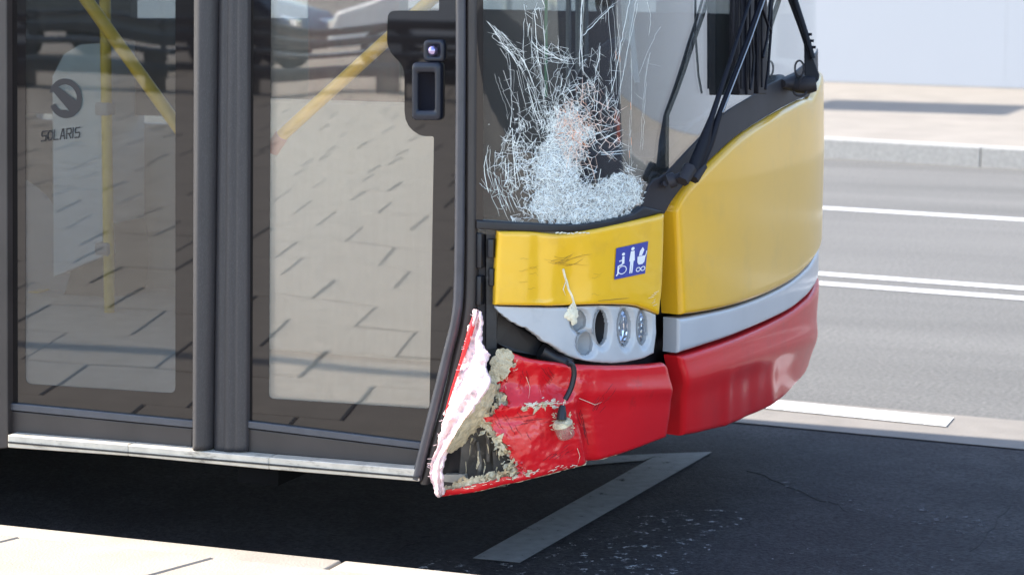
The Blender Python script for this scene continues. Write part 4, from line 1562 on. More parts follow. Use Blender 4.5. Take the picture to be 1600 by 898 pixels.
# flat splinters standing off along the tear
def flakes(name, spots, material, parent, fnp):
    V, F = [], []
    for (x_, y_) in spots:
        n_ = rg.randint(4, 6)
        a0 = rg.uniform(0, 6.28)
        rx_, ry_ = rg.uniform(2, 5), rg.uniform(4, 11)
        tilt = rg.uniform(-0.010, 0.018)
        c0 = len(V)
        P_l = []
        for k in range(n_):
            a = 2 * math.pi * k / n_ + rg.uniform(-0.35, 0.35)
            r_ = rg.uniform(0.55, 1.1)
            dx, dy = rx_ * r_ * math.cos(a), ry_ * r_ * math.sin(a)
            dx, dy = dx * math.cos(a0) - dy * math.sin(a0), dx * math.sin(a0) + dy * math.cos(a0)
            P_l.append(fnp(x_ + dx, y_ + dy, 0.002 + tilt * math.sin(a)))
        V += P_l + [p + Vector((-0.0012, 0.0016, 0)) for p in P_l]
        F += [tuple(c0 + k for k in range(n_)), tuple(c0 + 2 * n_ - 1 - k for k in range(n_))]
        F += [(c0 + k, c0 + n_ + k, c0 + n_ + (k + 1) % n_, c0 + (k + 1) % n_) for k in range(n_)]
    return obj(name, V, F, material, parent, kind='stuff')
sp_f, sp_r = [], []
for k in range(70):
    py = rg.uniform(552, 748)
    sp_f.append((float(np.interp(py, ty, tx_)) + rg.uniform(-20, 2), py))
for k in range(16):
    px = rg.uniform(705, 830)
    sp_f.append((px, 754 - 0.13 * (px - 700) + rg.uniform(-6, 4)))
for k in range(12):
    sp_f.append((rg.uniform(818, 868), 636 + rg.gauss(0, 3)))
for k in range(26):
    py = rg.uniform(560, 740)
    sp_r.append((float(np.interp(py, ty, tx_)) + rg.uniform(-4, 8), py))
flakes('splinters', sp_f, M['fibre'], redc, lambda a, b, o_: on_body(a, b, 0.029 + o_ + red_disp(a, b)))
flakes('splinters', sp_r, M['red'], redc, lambda a, b, o_: on_body(a, b, 0.033 + o_ + red_disp(a, b)))
# dark scuffs on the red skin
M['scuff'] = mat('dark_scuff', (0.20, 0.012, 0.018), 0.6, var=0.4, vscale=60)
ln = []
for (x0, y0, x1, y1, n_, sp_) in ((815, 575, 830, 620, 14, 8), (850, 575, 880, 615, 16, 6), (925, 650, 960, 600, 14, 8), (905, 640, 926, 716, 18, 3), (800, 660, 860, 650, 14, 8), (780, 640, 810, 690, 12, 9), (860, 720, 900, 690, 10, 6)):
    for k in range(n_):
        ox, oy = rg.gauss(0, sp_), rg.gauss(0, sp_ * 0.6)
        t0 = rg.uniform(0, 0.6); ox *= 1.2; t1 = t0 + rg.uniform(0.15, 0.4)
        ln.append(([(x0 + (x1 - x0) * t + ox + rg.uniform(-1, 1), y0 + (y1 - y0) * t + oy) for t in np.linspace(t0, t1, 5)], rg.uniform(0.0005, 0.0014), 0))
ribbons('scuff', ln, [M['scuff']], redc, fn=lambda a, b: on_body(a, b, 0.0305 + red_disp(a, b)))

# the flap: bumper skin bent outwards and back, catching the sun
fL = spline([(741, 483), (733, 512), (723, 556), (708, 606), (692, 655), (681, 700), (671, 733), (676, 758), (683, 777)])
fR = spline([(749, 487), (752, 512), (749, 532), (760, 552), (758, 578), (764, 600), (745, 630), (722, 662), (706, 690), (692, 716), (690, 742), (692, 772)])
n = 80
Lr, Rr = resample(fL, np.linspace(0, 1, n)), resample(fR, np.linspace(0, 1, n))
V, F, mi = [], [], []
m = 12
for i in range(n):
    for j in range(m + 1):
        t = j / m
        p = Lr[i] * (1 - t) + Rr[i] * t
        jx = (4.0 * fbm(p[0], p[1], 9, 11) + 2.0 * fbm(p[0], p[1], 2.5, 12) if j in (0, m) else 0)
        wpx = np.linalg.norm(Rr[i] - Lr[i]) / 640.0
        y_ = -0.035 - 1.0 * wpx * (t ** 1.1) + 0.010 * fbm(p[0], p[1], 14, 3) + 0.005 * fbm(p[0], p[1], 5, 13)
        V.append(on_y(p[0] + jx, p[1], y_ + 0.012 * math.sin(t * 7 + p[1] / 23) * math.sin(math.pi * t)))
for i in range(n - 1):
    for j in range(m):
        a = i * (m + 1) + j
        F.append((a, a + 1, a + m + 2, a + m + 1))
nv_ = len(V)
V2 = V + [v + Vector((0.004, 0.004, 0)) for v in V]
F2 = F + [tuple(q + nv_ for q in f[::-1]) for f in F]
for i in range(n - 1):
    a, b = i * (m + 1), (i + 1) * (m + 1)
    F2 += [(a, b, b + nv_, a + nv_), (a + m, a + m + nv_, b + m + nv_, b + m)]
for j in range(m):
    F2 += [(j, j + nv_, j + 1 + nv_, j + 1), ((n - 1) * (m + 1) + j, (n - 1) * (m + 1) + j + 1, (n - 1) * (m + 1) + j + 1 + nv_, (n - 1) * (m + 1) + j + nv_)]
flap = obj('bumper_flap', V2, F2, M['flap'], bus, smooth=True)
flap['label'] = 'torn pink and white bumper skin bent outwards beside the door seal'
# inner side of the fold, cream fibre turned to the front
g1 = resample(spline([(764, 598), (745, 630), (722, 662), (706, 690), (698, 706)]), np.linspace(0, 1, 40))
g2 = resample(spline([(779, 602), (768, 634), (757, 655), (728, 690), (705, 708)]), np.linspace(0, 1, 40))
V, F = [], []
for i in range(40):
    for j in range(9):
        t = j / 8
        p = g1[i] * (1 - t) + g2[i] * t
        jx = 2.5 * fbm(p[0], p[1], 4, 2) if j == 8 else 0
        V.append(on_y(p[0] + jx, p[1] + jx, -0.10 + 0.10 * t + 0.012 * fbm(p[0], p[1], 10, 7)))
for i in range(39):
    for j in range(8):
        a = i * 9 + j
        F.append((a, a + 1, a + 10, a + 9))
nv_ = len(V)
obj('torn_fibreglass', V + [v + Vector((-0.003, 0.004, 0)) for v in V], F + [tuple(q + nv_ for q in f[::-1]) for f in F], M['fibre'], flap, smooth=True)
# upper cream shred
chip('torn_fibreglass', 784, 568, 17, 22, 0.030, 0.004, M['fibre'], redc, 5.0)
chip('torn_fibreglass', 772, 590, 9, 13, 0.026, 0.004, M['fibre'], redc, 12.0)
# strands on the flap edge
ln = []
for k in range(38):
    t = rg.random()
    p = resample(fL if rg.random() < 0.65 else fR, [t])[0]
    a = rg.uniform(2.4, 4.6)
    l = rg.uniform(2, 8)
    ln.append(([tuple(p), (p[0] + l * math.cos(a), p[1] + l * math.sin(a) * 0.6)], rg.uniform(0.0006, 0.0016), 0))
ribbons('fibre_strands', ln, [M['flap']], flap, fn=lambda a, b: on_y(a, b, -0.05))
# red stub above the flap
mb = MB()
mb.tube([on_y(746, 484, -0.03), on_y(741, 497, -0.04), on_y(738, 508, -0.045), on_y(733, 525, -0.045), on_y(722, 560, -0.045), on_y(707, 606, -0.043), on_y(694, 650, -0.04)], [0.003, 0.006, 0.0075, 0.007, 0.004, 0.003, 0.001], 10)
mb.build('red_shred', M['red'], flap)

# crushed supports in the hole
def body_plate(name, pts, off, th_, material, parent):
    Pf = [on_body(p[0], p[1], off) for p in pts]
    mb = MB()
    c0 = sum(Pf, Vector()) / len(Pf)
    nv = (Pf[1] - Pf[0]).cross(Pf[2] - Pf[0]).normalized()
    if nv.dot(CAMP - c0) < 0:
        nv = -nv
    mb.prism(Pf, -nv * th_)
    return mb.build(name, material, parent)
sup = empty('bumper_support', (0, 0, 0)); sup.parent = bus
body_plate('bracket', [(722, 690), (760, 640), (782, 650), (790, 760), (716, 762)], -0.020, 0.01, M['bracket'], sup)
body_plate('bracket', [(692, 735), (700, 700), (722, 690), (718, 766), (694, 772)], -0.045, 0.01, M['black'], sup)
body_plate('bracket', [(770, 705), (800, 715), (808, 745), (772, 752)], -0.004, 0.006, M['bracket'], sup)
body_plate('sill_end', [(694, 741), (726, 741), (728, 755), (694, 752)], -0.012, 0.02, M['sill'], sup)
mb = MB()
for (a, b, y_) in (((746, 690), (748, 748), 0.02), ((758, 660), (762, 720), 0.03), ((772, 600), (766, 650), 0.03)):
    mb.tube([on_y(*a, y_), on_y((a[0] + b[0]) / 2 + 3, (a[1] + b[1]) / 2, y_ - 0.01), on_y(*b, y_)], 0.006, 8)
mb.tube([on_y(733, 684, 0), on_y(738, 680, -0.005), on_y(742, 686, -0.005), on_y(738, 692, 0)], 0.004, 8)
mb.build('bracket', M['bracket'], sup)
# white shreds hanging inside the hole
ln = []
for k in range(26):
    x_ = rg.uniform(722, 812); y_ = rg.uniform(640, 735)
    l = rg.uniform(8, 30)
    ln.append(([(x_, y_), (x_ + rg.uniform(-2, 2), y_ + l * 0.5), (x_ + rg.uniform(-4, 4), y_ + l)], rg.uniform(0.001, 0.004), 0))
ribbons('fibre_shreds', ln, [M['fibre']], sup, fn=lambda a, b: on_body(a, b, 0.002))

# black uprights between seal and yellow panel, with hinge blocks
body_plate('corner_post', [(744, 360), (758, 360), (758, 545), (744, 520)], -0.015, 0.03, M['cowl'], bus)
body_plate('corner_post', [(760, 360), (776, 360), (776, 545), (760, 545)], -0.004, 0.03, M['dark'], bus)
for (x0, x1, y0, y1) in ((746, 757, 363, 418), (746, 756, 430, 476), (764, 776, 372, 402), (766, 776, 418, 446)):
    mb = MB()
    a, b = on_body(x0, y1, -0.008), on_body(x1, y0, -0.008)
    mb.box((min(a.x, b.x), min(a.y, b.y) - 0.012, a.z), (max(a.x, b.x), max(a.y, b.y) + 0.01, b.z), bev=0.003)
    mb.build('hinge_block', M['black'], bus)
# dark lumps behind the lamp housing, seen in the gap
body_plate('lamp_bracket', [(778, 486), (800, 506), (845, 532), (842, 556), (800, 548), (776, 535)], -0.05, 0.02, M['black'], bus)
mb = MB()
a = on_body(845, 548, -0.03)
mb.tube([a, on_body(868, 560, -0.02), on_body(893, 569, 0.02)], [0.02, 0.018, 0.012], 10)
mb.build('wiring_boot', M['black'], bus)

# ---------------------------------------------------------------- hanging marker lamp
ml = empty('marker_lamp', (0, 0, 0)); ml.parent = bus
ml['label'] = 'small clear marker lamp dangling from its cable in front of the red bumper'
cab_px = [(886, 566), (894, 570), (897, 582), (894, 600), (889, 613), (883, 624)]
mb = MB()
mb.tube([on_body(p[0], p[1], 0.052) for p in spline(cab_px)], 0.0068, 10)
mb.build('cable', M['black'], ml)
mb = MB()
mb.tube([on_body(883, 624, 0.052), on_body(882.5, 631, 0.052)], 0.0015, 6)
mb.tube([on_body(881, 627, 0.056), on_body(879, 640, 0.056)], 0.001, 6)
mb.build('wire', M['chip'], ml)
mb = MB()
A_, B_ = on_body(879, 633, 0.056), on_body(877, 656, 0.064)
mb.tube([A_, A_ * 0.5 + B_ * 0.5, B_], [0.007, 0.0115, 0.0125], 12)
C_ = on_body(888, 690, 0.062)
ax = (C_ - B_).normalized()
mb.build('socket', M['black'], ml)
mb = MB()
mb.tube([B_ + ax * 0.001, B_ + ax * 0.007, B_ + ax * 0.012], [0.018, 0.024, 0.026], 18)
for k in range(26):
    a = rg.uniform(0, 6.28)
    s1 = Vector((math.cos(a), 0.3 * math.sin(a), math.sin(a)))
    p = B_ + ax * rg.uniform(0.004, 0.014) + s1 * 0.024
    mb.tube([p, p + s1 * 0.006 + Vector((rg.uniform(-.005, .005), -0.003, rg.uniform(-.006, .006)))], 0.0012, 5)
mb.build('lamp_collar', M['fibre'], ml)
mb = MB()
mb.tube([B_ + ax * 0.012, B_ + ax * 0.040, B_ + ax * 0.0465, B_ + ax * 0.048], [0.0245, 0.0225, 0.0205, 0.014], 22)
mb.build('lens', M['amber'], ml)
mb = MB()
mb.tube([B_ + ax * 0.012, B_ + ax * 0.026], [0.008, 0.007], 10)
mb.build('bulb', M['chip'], ml)

# ---------------------------------------------------------------- wipers
def wiper(parts, label):
    w = empty('wiper', (0, 0, 0)); w.parent = bus
    w['label'] = label
    return w
def rod(mb, pts, w, off, flat=0.5):
    mb.tube([on_body(p[0], p[1], o_) for p, o_ in zip(pts, off)], w, 8, flat=flat)
OA = 0.075
w1 = wiper(None, 'wiper with double arm pivoting beside the cracked glass')
mb = MB()
rod(mb, [(1083, 268), (1100, 222), (1112, 183), (1150, 68), (1172, 0), (1250, -240)], [0.021, 0.017, 0.008, 0.0052, 0.0052, 0.005], [0.05, 0.065, OA, OA, OA, OA], 1)
mb.build('arm', M['wiper'], w1)
mb = MB()
rod(mb, [(1092, 265), (1109, 225), (1124, 180), (1167, 66), (1190, 0), (1268, -240)], [0.013, 0.012, 0.0085, 0.0072, 0.007, 0.007], [0.06, 0.072, OA + .01, OA + .01, OA + .01, OA], 1)
mb.build('arm', M['wiper'], w1)
mb = MB()
rod(mb, [(1129, 176), (1172, 66), (1195, 0), (1272, -240)], 0.0018, [OA + 0.02] * 4, 1)
mb.build('washer_pipe', M['postgrey'], w1)
mb = MB()
P_, Q_ = on_body(1045, 284, 0.02), on_body(1070, 274, 0.055)
mb.tube([P_, P_ * 0.6 + Q_ * 0.4, P_ * 0.55 + Q_ * 0.45, Q_], [0.019, 0.019, 0.012, 0.012], 16)
mb.tube([on_body(1036, 289, 0.012), on_body(1040, 287, 0.022)], 0.008, 10)
q = on_body(1068, 275, 0.05)
mb.build('pivot', M['cowl'], w1)
mb = MB()
a, b = on_body(1064, 279, 0.062), on_body(1080, 272, 0.066)
mb.tube([on_body(1066, 284, 0.06), on_body(1078, 262, 0.06)], [0.017, 0.019], 6)
mb.tube([on_body(1084, 281, 0.062), on_body(1097, 258, 0.062)], [0.0135, 0.015], 6)
mb.build('arm_head', M['cowl'], w1)

w2 = wiper(None, 'wiper with double arm pivoting at the far end of the cowl')
mb = MB()
pl2 = [(1256, 68), (1262, 66), (1280, 118), (1279, 126), (1266, 138), (1257, 134)]
def plate_off(pts, off, th_):
    Pf = [on_depth(p[0], p[1], DEPF) for p in pts]
    m_ = MB()
    m_.prism(Pf, Vector((-0.2, 0.97, 0)) * th_)
    return m_
DEPF = (on_body(1240, 130, 0.06) - CAMP).dot(_f) + 0.12
o = plate_off(pl2, 0, 0.03).build('arm_plate', M['wiper'], w2); bevel(o, 0.004)
mb = MB()
mb.tube([on_depth(p[0], p[1], DEPF) for p in ((1263, 78), (1250, 40), (1235, 0), (1150, -230))], 0.0075, 8)
mb.build('arm', M['wiper'], w2)
mb = MB()
mb.tube([on_depth(p[0], p[1], DEPF - 0.02) for p in ((1270, 92), (1258, 50), (1242, 0), (1159, -230))], 0.0085, 8)
mb.build('arm', M['wiper'], w2)
mb = MB()
for (x_, y_) in ((1262, 54), (1265, 64), (1268, 74)):
    P = on_depth(x_, y_, DEPF - 0.02)
    mb.tube([P + Vector((-0.012, 0, 0)), P + Vector((0.012, 0, 0))], 0.004, 6)
mb.build('arm_bolt', M['wiper'], w2)
mb = MB()
mb.tube([on_depth(1240, 135, DEPF + .02), on_depth(1262, 133, DEPF), on_depth(1274, 131, DEPF)], [0.018, 0.026, 0.022], 12)
mb.tube([on_body(1222, 131, 0.005), on_body(1240, 130, 0.02), on_depth(1258, 131, DEPF)], [0.012, 0.026, 0.024], 12)
lp = [on_depth(1249 + 7 * math.cos(2 * math.pi * i / 16), 107 + 12 * math.sin(2 * math.pi * i / 16), DEPF) for i in range(17)]
mb.tube(lp, 0.003, 6, cap=False)
lp = [on_depth(1250 + 10 * math.cos(math.pi * i / 12), 143 + 7 * math.sin(math.pi * i / 12), DEPF - 0.02) for i in range(13)]
mb.tube(lp, 0.0035, 6)
mb.build('pivot', M['cowl'], w2)

def blade(x0, x1, ybot, w, off):
    mb = MB()
    fr = [on_body(x0, -160, off), on_body(x1, -160, off), on_body(x1, ybot - 24, off), on_body(x1 - 1, ybot, off), on_body(x0 + 1, ybot, off), on_body(x0, ybot - 24, off)]
    mb.prism(fr, Vector((-0.025, 0.004, 0)))
    o = mb.build('blade', M['wiper'], w)
    bevel(o, 0.003)
    mb = MB()
    xm = (x0 + x1) / 2
    mb.tube([on_body(xm - 1, -160, off + 0.006), on_body(xm - 1, ybot - 10, off + 0.006)], 0.0035, 8)
    mb.build('blade_spine', M['wiper'], w)
    return o
blade(1153, 1166, 149, w1, 0.045)
blade(1167, 1179, 149, w1, 0.05)
blade(1184, 1199, 147, w2, 0.045)
mb = MB()
for pts in ([(1146, -80), (1145, 50), (1150, 118), (1155, 146)], [(1207, -80), (1205, 45), (1200, 110), (1196, 140)], [(1175, 55), (1178, 90), (1176, 118), (1172, 140)], [(1192, 90), (1199, 60), (1206, -20)], [(1190, 10), (1200, 40), (1205, 50)]):
    mb.tube([on_body(p[0], p[1], 0.058) for p in pts], 0.004, 8)
mb.build('blade_lever', M['wiper'], w2)

# ---------------------------------------------------------------- cracks in the windscreen
rg = random.Random(99)
lines = []
def blob(x, y, cx_, cy_, rx_, ry_):
    return math.hypot((x - cx_) / rx_, (y - cy_) / ry_)
def field(x, y):
    """1 in the middle of the pulverised glass, falling below 0 outside it"""
    a = 1 - blob(x, y, 905, 322, 98, 40)
    a = max(a, 1 - blob(x, y, 968, 300, 46, 34))
    a = max(a, 1 - blob(x, y, 868, 268, 44, 62))
    a = max(a, 0.55 * (1 - blob(x, y, 890, 205, 50, 62)))
    a = max(a, 0.12 * (1 - blob(x, y, 822, 250, 34, 70)))
    if y > 352 - max(0, x - 900) * 0.2:
        a = -1
    return a
def colour(x, y):
    q = blob(x, y, 918, 200, 50, 66)
    if q < 1:
        if blob(x, y, 905, 200, 30, 40) < 1 and rg.random() < 0.12:
            return 3
        return 1 if rg.random() < 0.5 else 0
    if y > 235 and rg.random() < 0.4:
        return 2
    return 0
def chord(x, y, ang, L_, w, bend=0.0):
    n_ = 4
    p = []
    for t in np.linspace(-0.5, 0.5, n_):
        p.append((x + L_ * t * math.cos(ang) - bend * L_ * (t * t - 0.1) * math.sin(ang), y - L_ * t * math.sin(ang) - bend * L_ * (t * t - 0.1) * math.cos(ang)))
    if all(q[1] < 352 - max(0, q[0] - 900) * 0.2 and q[0] > 750 for q in p):
        lines.append((p, w, colour(x, y)))
# fibrous net in the impact and the crushed glass around it
n_c = 0
while n_c < 130:
    x, y = rg.uniform(850, 980), rg.uniform(125, 285)
    q = blob(x, y, 917, 205, 58, 72) * (1 + 0.5 * fbm(x, y, 30, 31))
    if q > 1 or (0.30 < q < 0.62 and x > 905 and rg.random() < 0.62):
        continue
    rad = math.atan2(-(y - 205), x - 915)
    chord(x, y, (rad if rg.random() < 0.6 else rad + math.pi / 2) + rg.gauss(0, 0.6), rg.uniform(12, 44), rg.choice((0.0005, 0.0008, 0.0011, 0.0018)), rg.uniform(-0.15, 0.15))
    n_c += 1
n_c = 0
while n_c < 850:
    x, y = rg.uniform(780, 1006), rg.uniform(170, 350)
    f_ = field(x, y) + 0.25 * fbm(x, y, 20, 4)
    if f_ < 0.05 or rg.random() > 0.35 + f_:
        continue
    chord(x, y, rg.uniform(0, math.pi), rg.uniform(4, 19), rg.uniform(0.0006, 0.0019), rg.uniform(-0.3, 0.3))
    n_c += 1
# shattered cells: the boundaries between the fragments of the sheet
from mathutils.geometry import delaunay_2d_cdt
def cells(pts_, ok, width, maxlen):
    v2, _, tri, *_rest = delaunay_2d_cdt([Vector(p) for p in pts_], [], [], 0, 1e-6)
    cen, emap = [], {}
    for k, t_ in enumerate(tri):
        a, b, c = (v2[q] for q in t_)
        d_ = 2 * (a.x * (b.y - c.y) + b.x * (c.y - a.y) + c.x * (a.y - b.y))
        if abs(d_) < 1e-6:
            cen.append(None)
            continue
        ux = (a.length_squared * (b.y - c.y) + b.length_squared * (c.y - a.y) + c.length_squared * (a.y - b.y)) / d_
        uy = (a.length_squared * (c.x - b.x) + b.length_squared * (a.x - c.x) + c.length_squared * (b.x - a.x)) / d_
        cen.append((ux, uy))
        for e_ in ((t_[0], t_[1]), (t_[1], t_[2]), (t_[2], t_[0])):
            emap.setdefault((min(e_), max(e_)), []).append(k)
    for ks_ in emap.values():
        if len(ks_) == 2 and cen[ks_[0]] and cen[ks_[1]]:
            p, q = cen[ks_[0]], cen[ks_[1]]
            if math.hypot(p[0] - q[0], p[1] - q[1]) < maxlen and ok(*p) and ok(*q) and rg.random() < 0.92:
                lines.append(([p, q], rg.choice(width), colour(*p)))
def scatter(n_, box, ok):
    out = []
    while len(out) < n_:
        p = (rg.uniform(box[0], box[1]), rg.uniform(box[2], box[3]))
        if ok(*p):
            out.append(p)
    return out
low = lambda x, y: y < 351 - max(0, x - 900) * 0.2 and x > 752
imp = lambda x, y: low(x, y) and blob(x, y, 915, 200, 62, 78) * (1 + 0.35 * fbm(x, y, 30, 31)) < 1
# finer towards the middle of the blow
ip = scatter(150, (850, 985, 110, 290), imp)
for k in range(130):
    r_, a_ = abs(rg.gauss(0, 0.36)), rg.uniform(0, 6.28)
    ip.append((905 + 60 * r_ * math.cos(a_), 205 + 75 * r_ * math.sin(a_)))
cells(ip, imp, (0.0007, 0.001, 0.0014, 0.002), 34)
lft = lambda x, y: low(x, y) and blob(x, y, 822, 255, 56, 92) * (1 + 0.3 * fbm(x, y, 34, 17)) < 1
cells([(x / 1.0, y) for x, y in scatter(105, (765, 880, 165, 350), lft)], lft, (0.0006, 0.0009, 0.0014), 40)
mid = lambda x, y: low(x, y) and field(x, y) + 0.2 * fbm(x, y, 20, 4) > 0.04
cells(scatter(900, (780, 1008, 170, 352), mid), mid, (0.0006, 0.0009, 0.0013), 16)
up = lambda x, y: low(x, y) and blob(x, y, 855, 130, 50, 80) * (1 + 0.4 * fbm(x, y, 30, 7)) < 1
cells(scatter(60, (800, 910, 45, 215), up), up, (0.0005, 0.0007, 0.001), 34)
# bundles of long cracks
spines = [([(753, 28), (775, 48), (797, 75), (815, 105), (830, 150), (842, 190), (855, 225)], 12, 6),
          ([(760, 40), (782, 60), (806, 78), (822, 88)], 6, 5),
          ([(795, 60), (803, 100), (806, 150), (808, 200), (812, 260), (815, 300)], 7, 5),
          ([(828, 5), (832, 50), (835, 90), (843, 130), (852, 170), (865, 210)], 15, 8),
          ([(815, 45), (840, 75), (865, 88), (890, 95), (900, 90)], 8, 6),
          ([(838, 4), (850, 60), (870, 80), (893, 97)], 5, 6),
          ([(893, 95), (880, 115), (872, 150), (868, 185)], 8, 5),
          ([(896, 92), (908, 96), (920, 112), (932, 150)], 7, 7),
          ([(905, 130), (903, 60), (906, -20)], 3, 5), ([(945, -10), (937, 50), (930, 100), (928, 150)], 4, 6),
          ([(912, 50), (940, 22), (965, 0)], 2, 3), ([(962, 160), (958, 60), (950, -10)], 3, 5),
          ([(975, 40), (960, 100), (952, 150), (950, 180)], 5, 6),
          ([(1002, -10), (985, 60), (972, 120), (962, 160)], 3, 6),
          ([(800, 196), (784, 214), (775, 240), (776, 270), (786, 305), (800, 338)], 9, 7),
          ([(806, 205), (795, 225), (788, 262), (794, 300), (804, 330)], 7, 6),
          ([(776, 110), (786, 140), (798, 166), (803, 190)], 3, 3), ([(766, 225), (762, 260), (768, 296)], 3, 5),
          ([(750, 275), (762, 292), (776, 300)], 2, 3),
          ([(800, 338), (806, 345), (818, 330)], 6, 4),
          ([(985, 60), (986, 140), (983, 220), (985, 300)], 2, 3), ([(1019, 70), (1012, 110), (1007, 170), (1003, 240)], 2, 2),
          ([(1040, 30), (1020, 70), (1000, 120)], 1, 2), ([(965, 250), (985, 262), (1004, 268)], 5, 6), ([(1012, 0), (1018, 30), (1014, 60)], 1, 2)]
for sp_, n_, spread in spines:
    q = resample(spline(sp_), np.linspace(0, 1, 60))
    nodes = []
    for c in range(int(n_ * 2.2) if n_ > 3 else n_):
        a = rg.randint(0, 50) if n_ > 3 else rg.randint(0, 8)
        L_ = rg.randint(6, 26) if n_ > 3 else 60
        ox, oy = rg.gauss(0, spread * 1.15), rg.gauss(0, spread * 0.9)
        drift = rg.gauss(0, spread * 0.8)
        g = []
        k_ = a
        while k_ < min(59, a + L_):
            t = (k_ - a) / max(1, L_)
            g.append((q[k_][0] + ox + drift * t + rg.gauss(0, 0.5), q[k_][1] + oy + rg.gauss(0, 0.5)))
            k_ += rg.randint(2, 5)
        g = [p for p in g if p[0] > 749 and p[1] < 350 - max(0, p[0] - 900) * 0.2]
        if len(g) < 2:
            continue
        nodes += g
        lines.append((g, rg.choice((0.0005, 0.0007, 0.0007, 0.0010, 0.0010, 0.0021)), colour(*g[len(g) // 2]) if g[0][1] > 60 else 0))
        if rg.random() < 0.35:
            p = rg.choice(g)
            a_ = rg.uniform(0, 6.28)
            l_ = rg.uniform(6, 22)
            lines.append(([p, (p[0] + l_ * 0.5 * math.cos(a_) + rg.gauss(0, 1), p[1] + l_ * 0.5 * math.sin(a_)), (p[0] + l_ * math.cos(a_), p[1] + l_ * math.sin(a_))], rg.uniform(0.0004, 0.0009), 0))
    for c in range(n_ * 2 if n_ > 3 else 0):
        p = rg.choice(nodes)
        near = [o_ for o_ in nodes if 3 < math.hypot(o_[0] - p[0], o_[1] - p[1]) < 16]
        if near:
            lines.append(([p, rg.choice(near)], rg.uniform(0.0004, 0.0011), 0))
for (x, y) in ((985, 160), (986, 215), (983, 235), (962, 80), (968, 85), (962, 172), (960, 180)):
    lines.append(([(x, y), (x + 1, y + 12)], 0.0012, 3))
ribbons('crack_web', lines, [M['crack'], M['crack_pink'], M['crack_blue'], M['crack_orange']], wind, off=0.003, wk=0.72)
# crushed, frosted glass where it is pulverised
def frosted():
    m = mat('crushed_glass', (0.82, 0.85, 0.82), 0.6, var=0.25, vscale=120, bump=0.6, bscale=200)
    n, L = m.node_tree.nodes, m.node_tree.links
    tc = n.new('ShaderNodeTexCoord')
    t2 = n.new('ShaderNodeTexNoise')
    t2.inputs['Scale'].default_value = 130
    t2.inputs['Detail'].default_value = 9
    t2.inputs['Roughness'].default_value = 0.75
    L.new(tc.outputs['Object'], t2.inputs[0])
    mr = n.new('ShaderNodeMapRange')
    mr.inputs[1].default_value, mr.inputs[2].default_value = 0.40, 0.66
    mr.inputs[3].default_value, mr.inputs[4].default_value = 0.12, 0.85
    L.new(t2.outputs[0], mr.inputs[0])
    L.new(mr.outputs[0], n['Principled BSDF'].inputs['Alpha'])
    return m
M['frost'] = frosted()
def fmask(x, y):
    return field(x, y) + 0.20 * fbm(x, y, 22, 4) + 0.22 * fbm(x, y, 6, 8) > 0.20
patch('crushed_glass', M['frost'], wind, [(760, 130), (1020, 130)], [(760, 354), (1020, 354)], nu=150, nv=120, off=0.0022, depth=0.0006, rnd=0, mask=fmask, kind='stuff')

# ------------------------------------------------------------------ things that only show as reflections and shadows
def car(loc, rot, material, label, length=4.4):
    c = empty('parked_car', loc)
    c.rotation_euler = (0, 0, rot)
    tag(c, label, 'car')
    prof = [(-2.15, 0.35), (-2.2, 0.6), (-2.1, 0.85), (-1.6, 0.95), (-0.9, 1.38), (0.5, 1.42), (1.15, 0.98), (1.95, 0.82), (2.2, 0.6), (2.15, 0.3)]
    V, F = [], []
    n = len(prof)
    for k, (y, sx, zz_) in enumerate(((-0.85, 0.97, 0.96), (-0.8, 1, 1), (0.8, 1, 1), (0.85, 0.97, 0.96))):
        for x, z in prof:
            inset = 0.14 if z > 1.1 else 0
            V.append((x * sx, y * (1 - inset), 0.3 + (z - 0.3) * zz_))
    for k in range(3):
        for i in range(n):
            F.append((k * n + i, k * n + (i + 1) % n, (k + 1) * n + (i + 1) % n, (k + 1) * n + i))
    F += [tuple(range(n))[::-1], tuple(3 * n + i for i in range(n))]
    b = obj('body', V, F, material, c)
    bevel(b, 0.05, 3)
    for s in (-1, 1):
        mb = MB()
        y = 0.76 * s
        mb.prism([(-1.35, y, 0.98), (-0.85, y * 0.99, 1.3), (0.42, y * 0.99, 1.34), (0.95, y, 0.99)], (0, 0.05 * s, 0))
        mb.build('window', M['carwin'], c)
    for x in (-1.35, 1.35):
        for s in (-1, 1):
            mb = MB()
            mb.tube([(x, 0.68 * s, 0.32), (x, 0.87 * s, 0.32)], 0.32, 20)
            w = mb.build('wheel', M['tyre'], c)
            mb = MB()
            mb.tube([(x, 0.86 * s, 0.32), (x, 0.89 * s, 0.32)], 0.2, 16)
            mb.build('rim', M['postgrey'], w)
    for s in (-1, 1):
        mb = MB()
        mb.box((2.05, 0.5 * s - 0.14, 0.62), (2.19, 0.5 * s + 0.14, 0.74), bev=0.02)
        mb.build('headlight', M['chrome'], c)
    return c
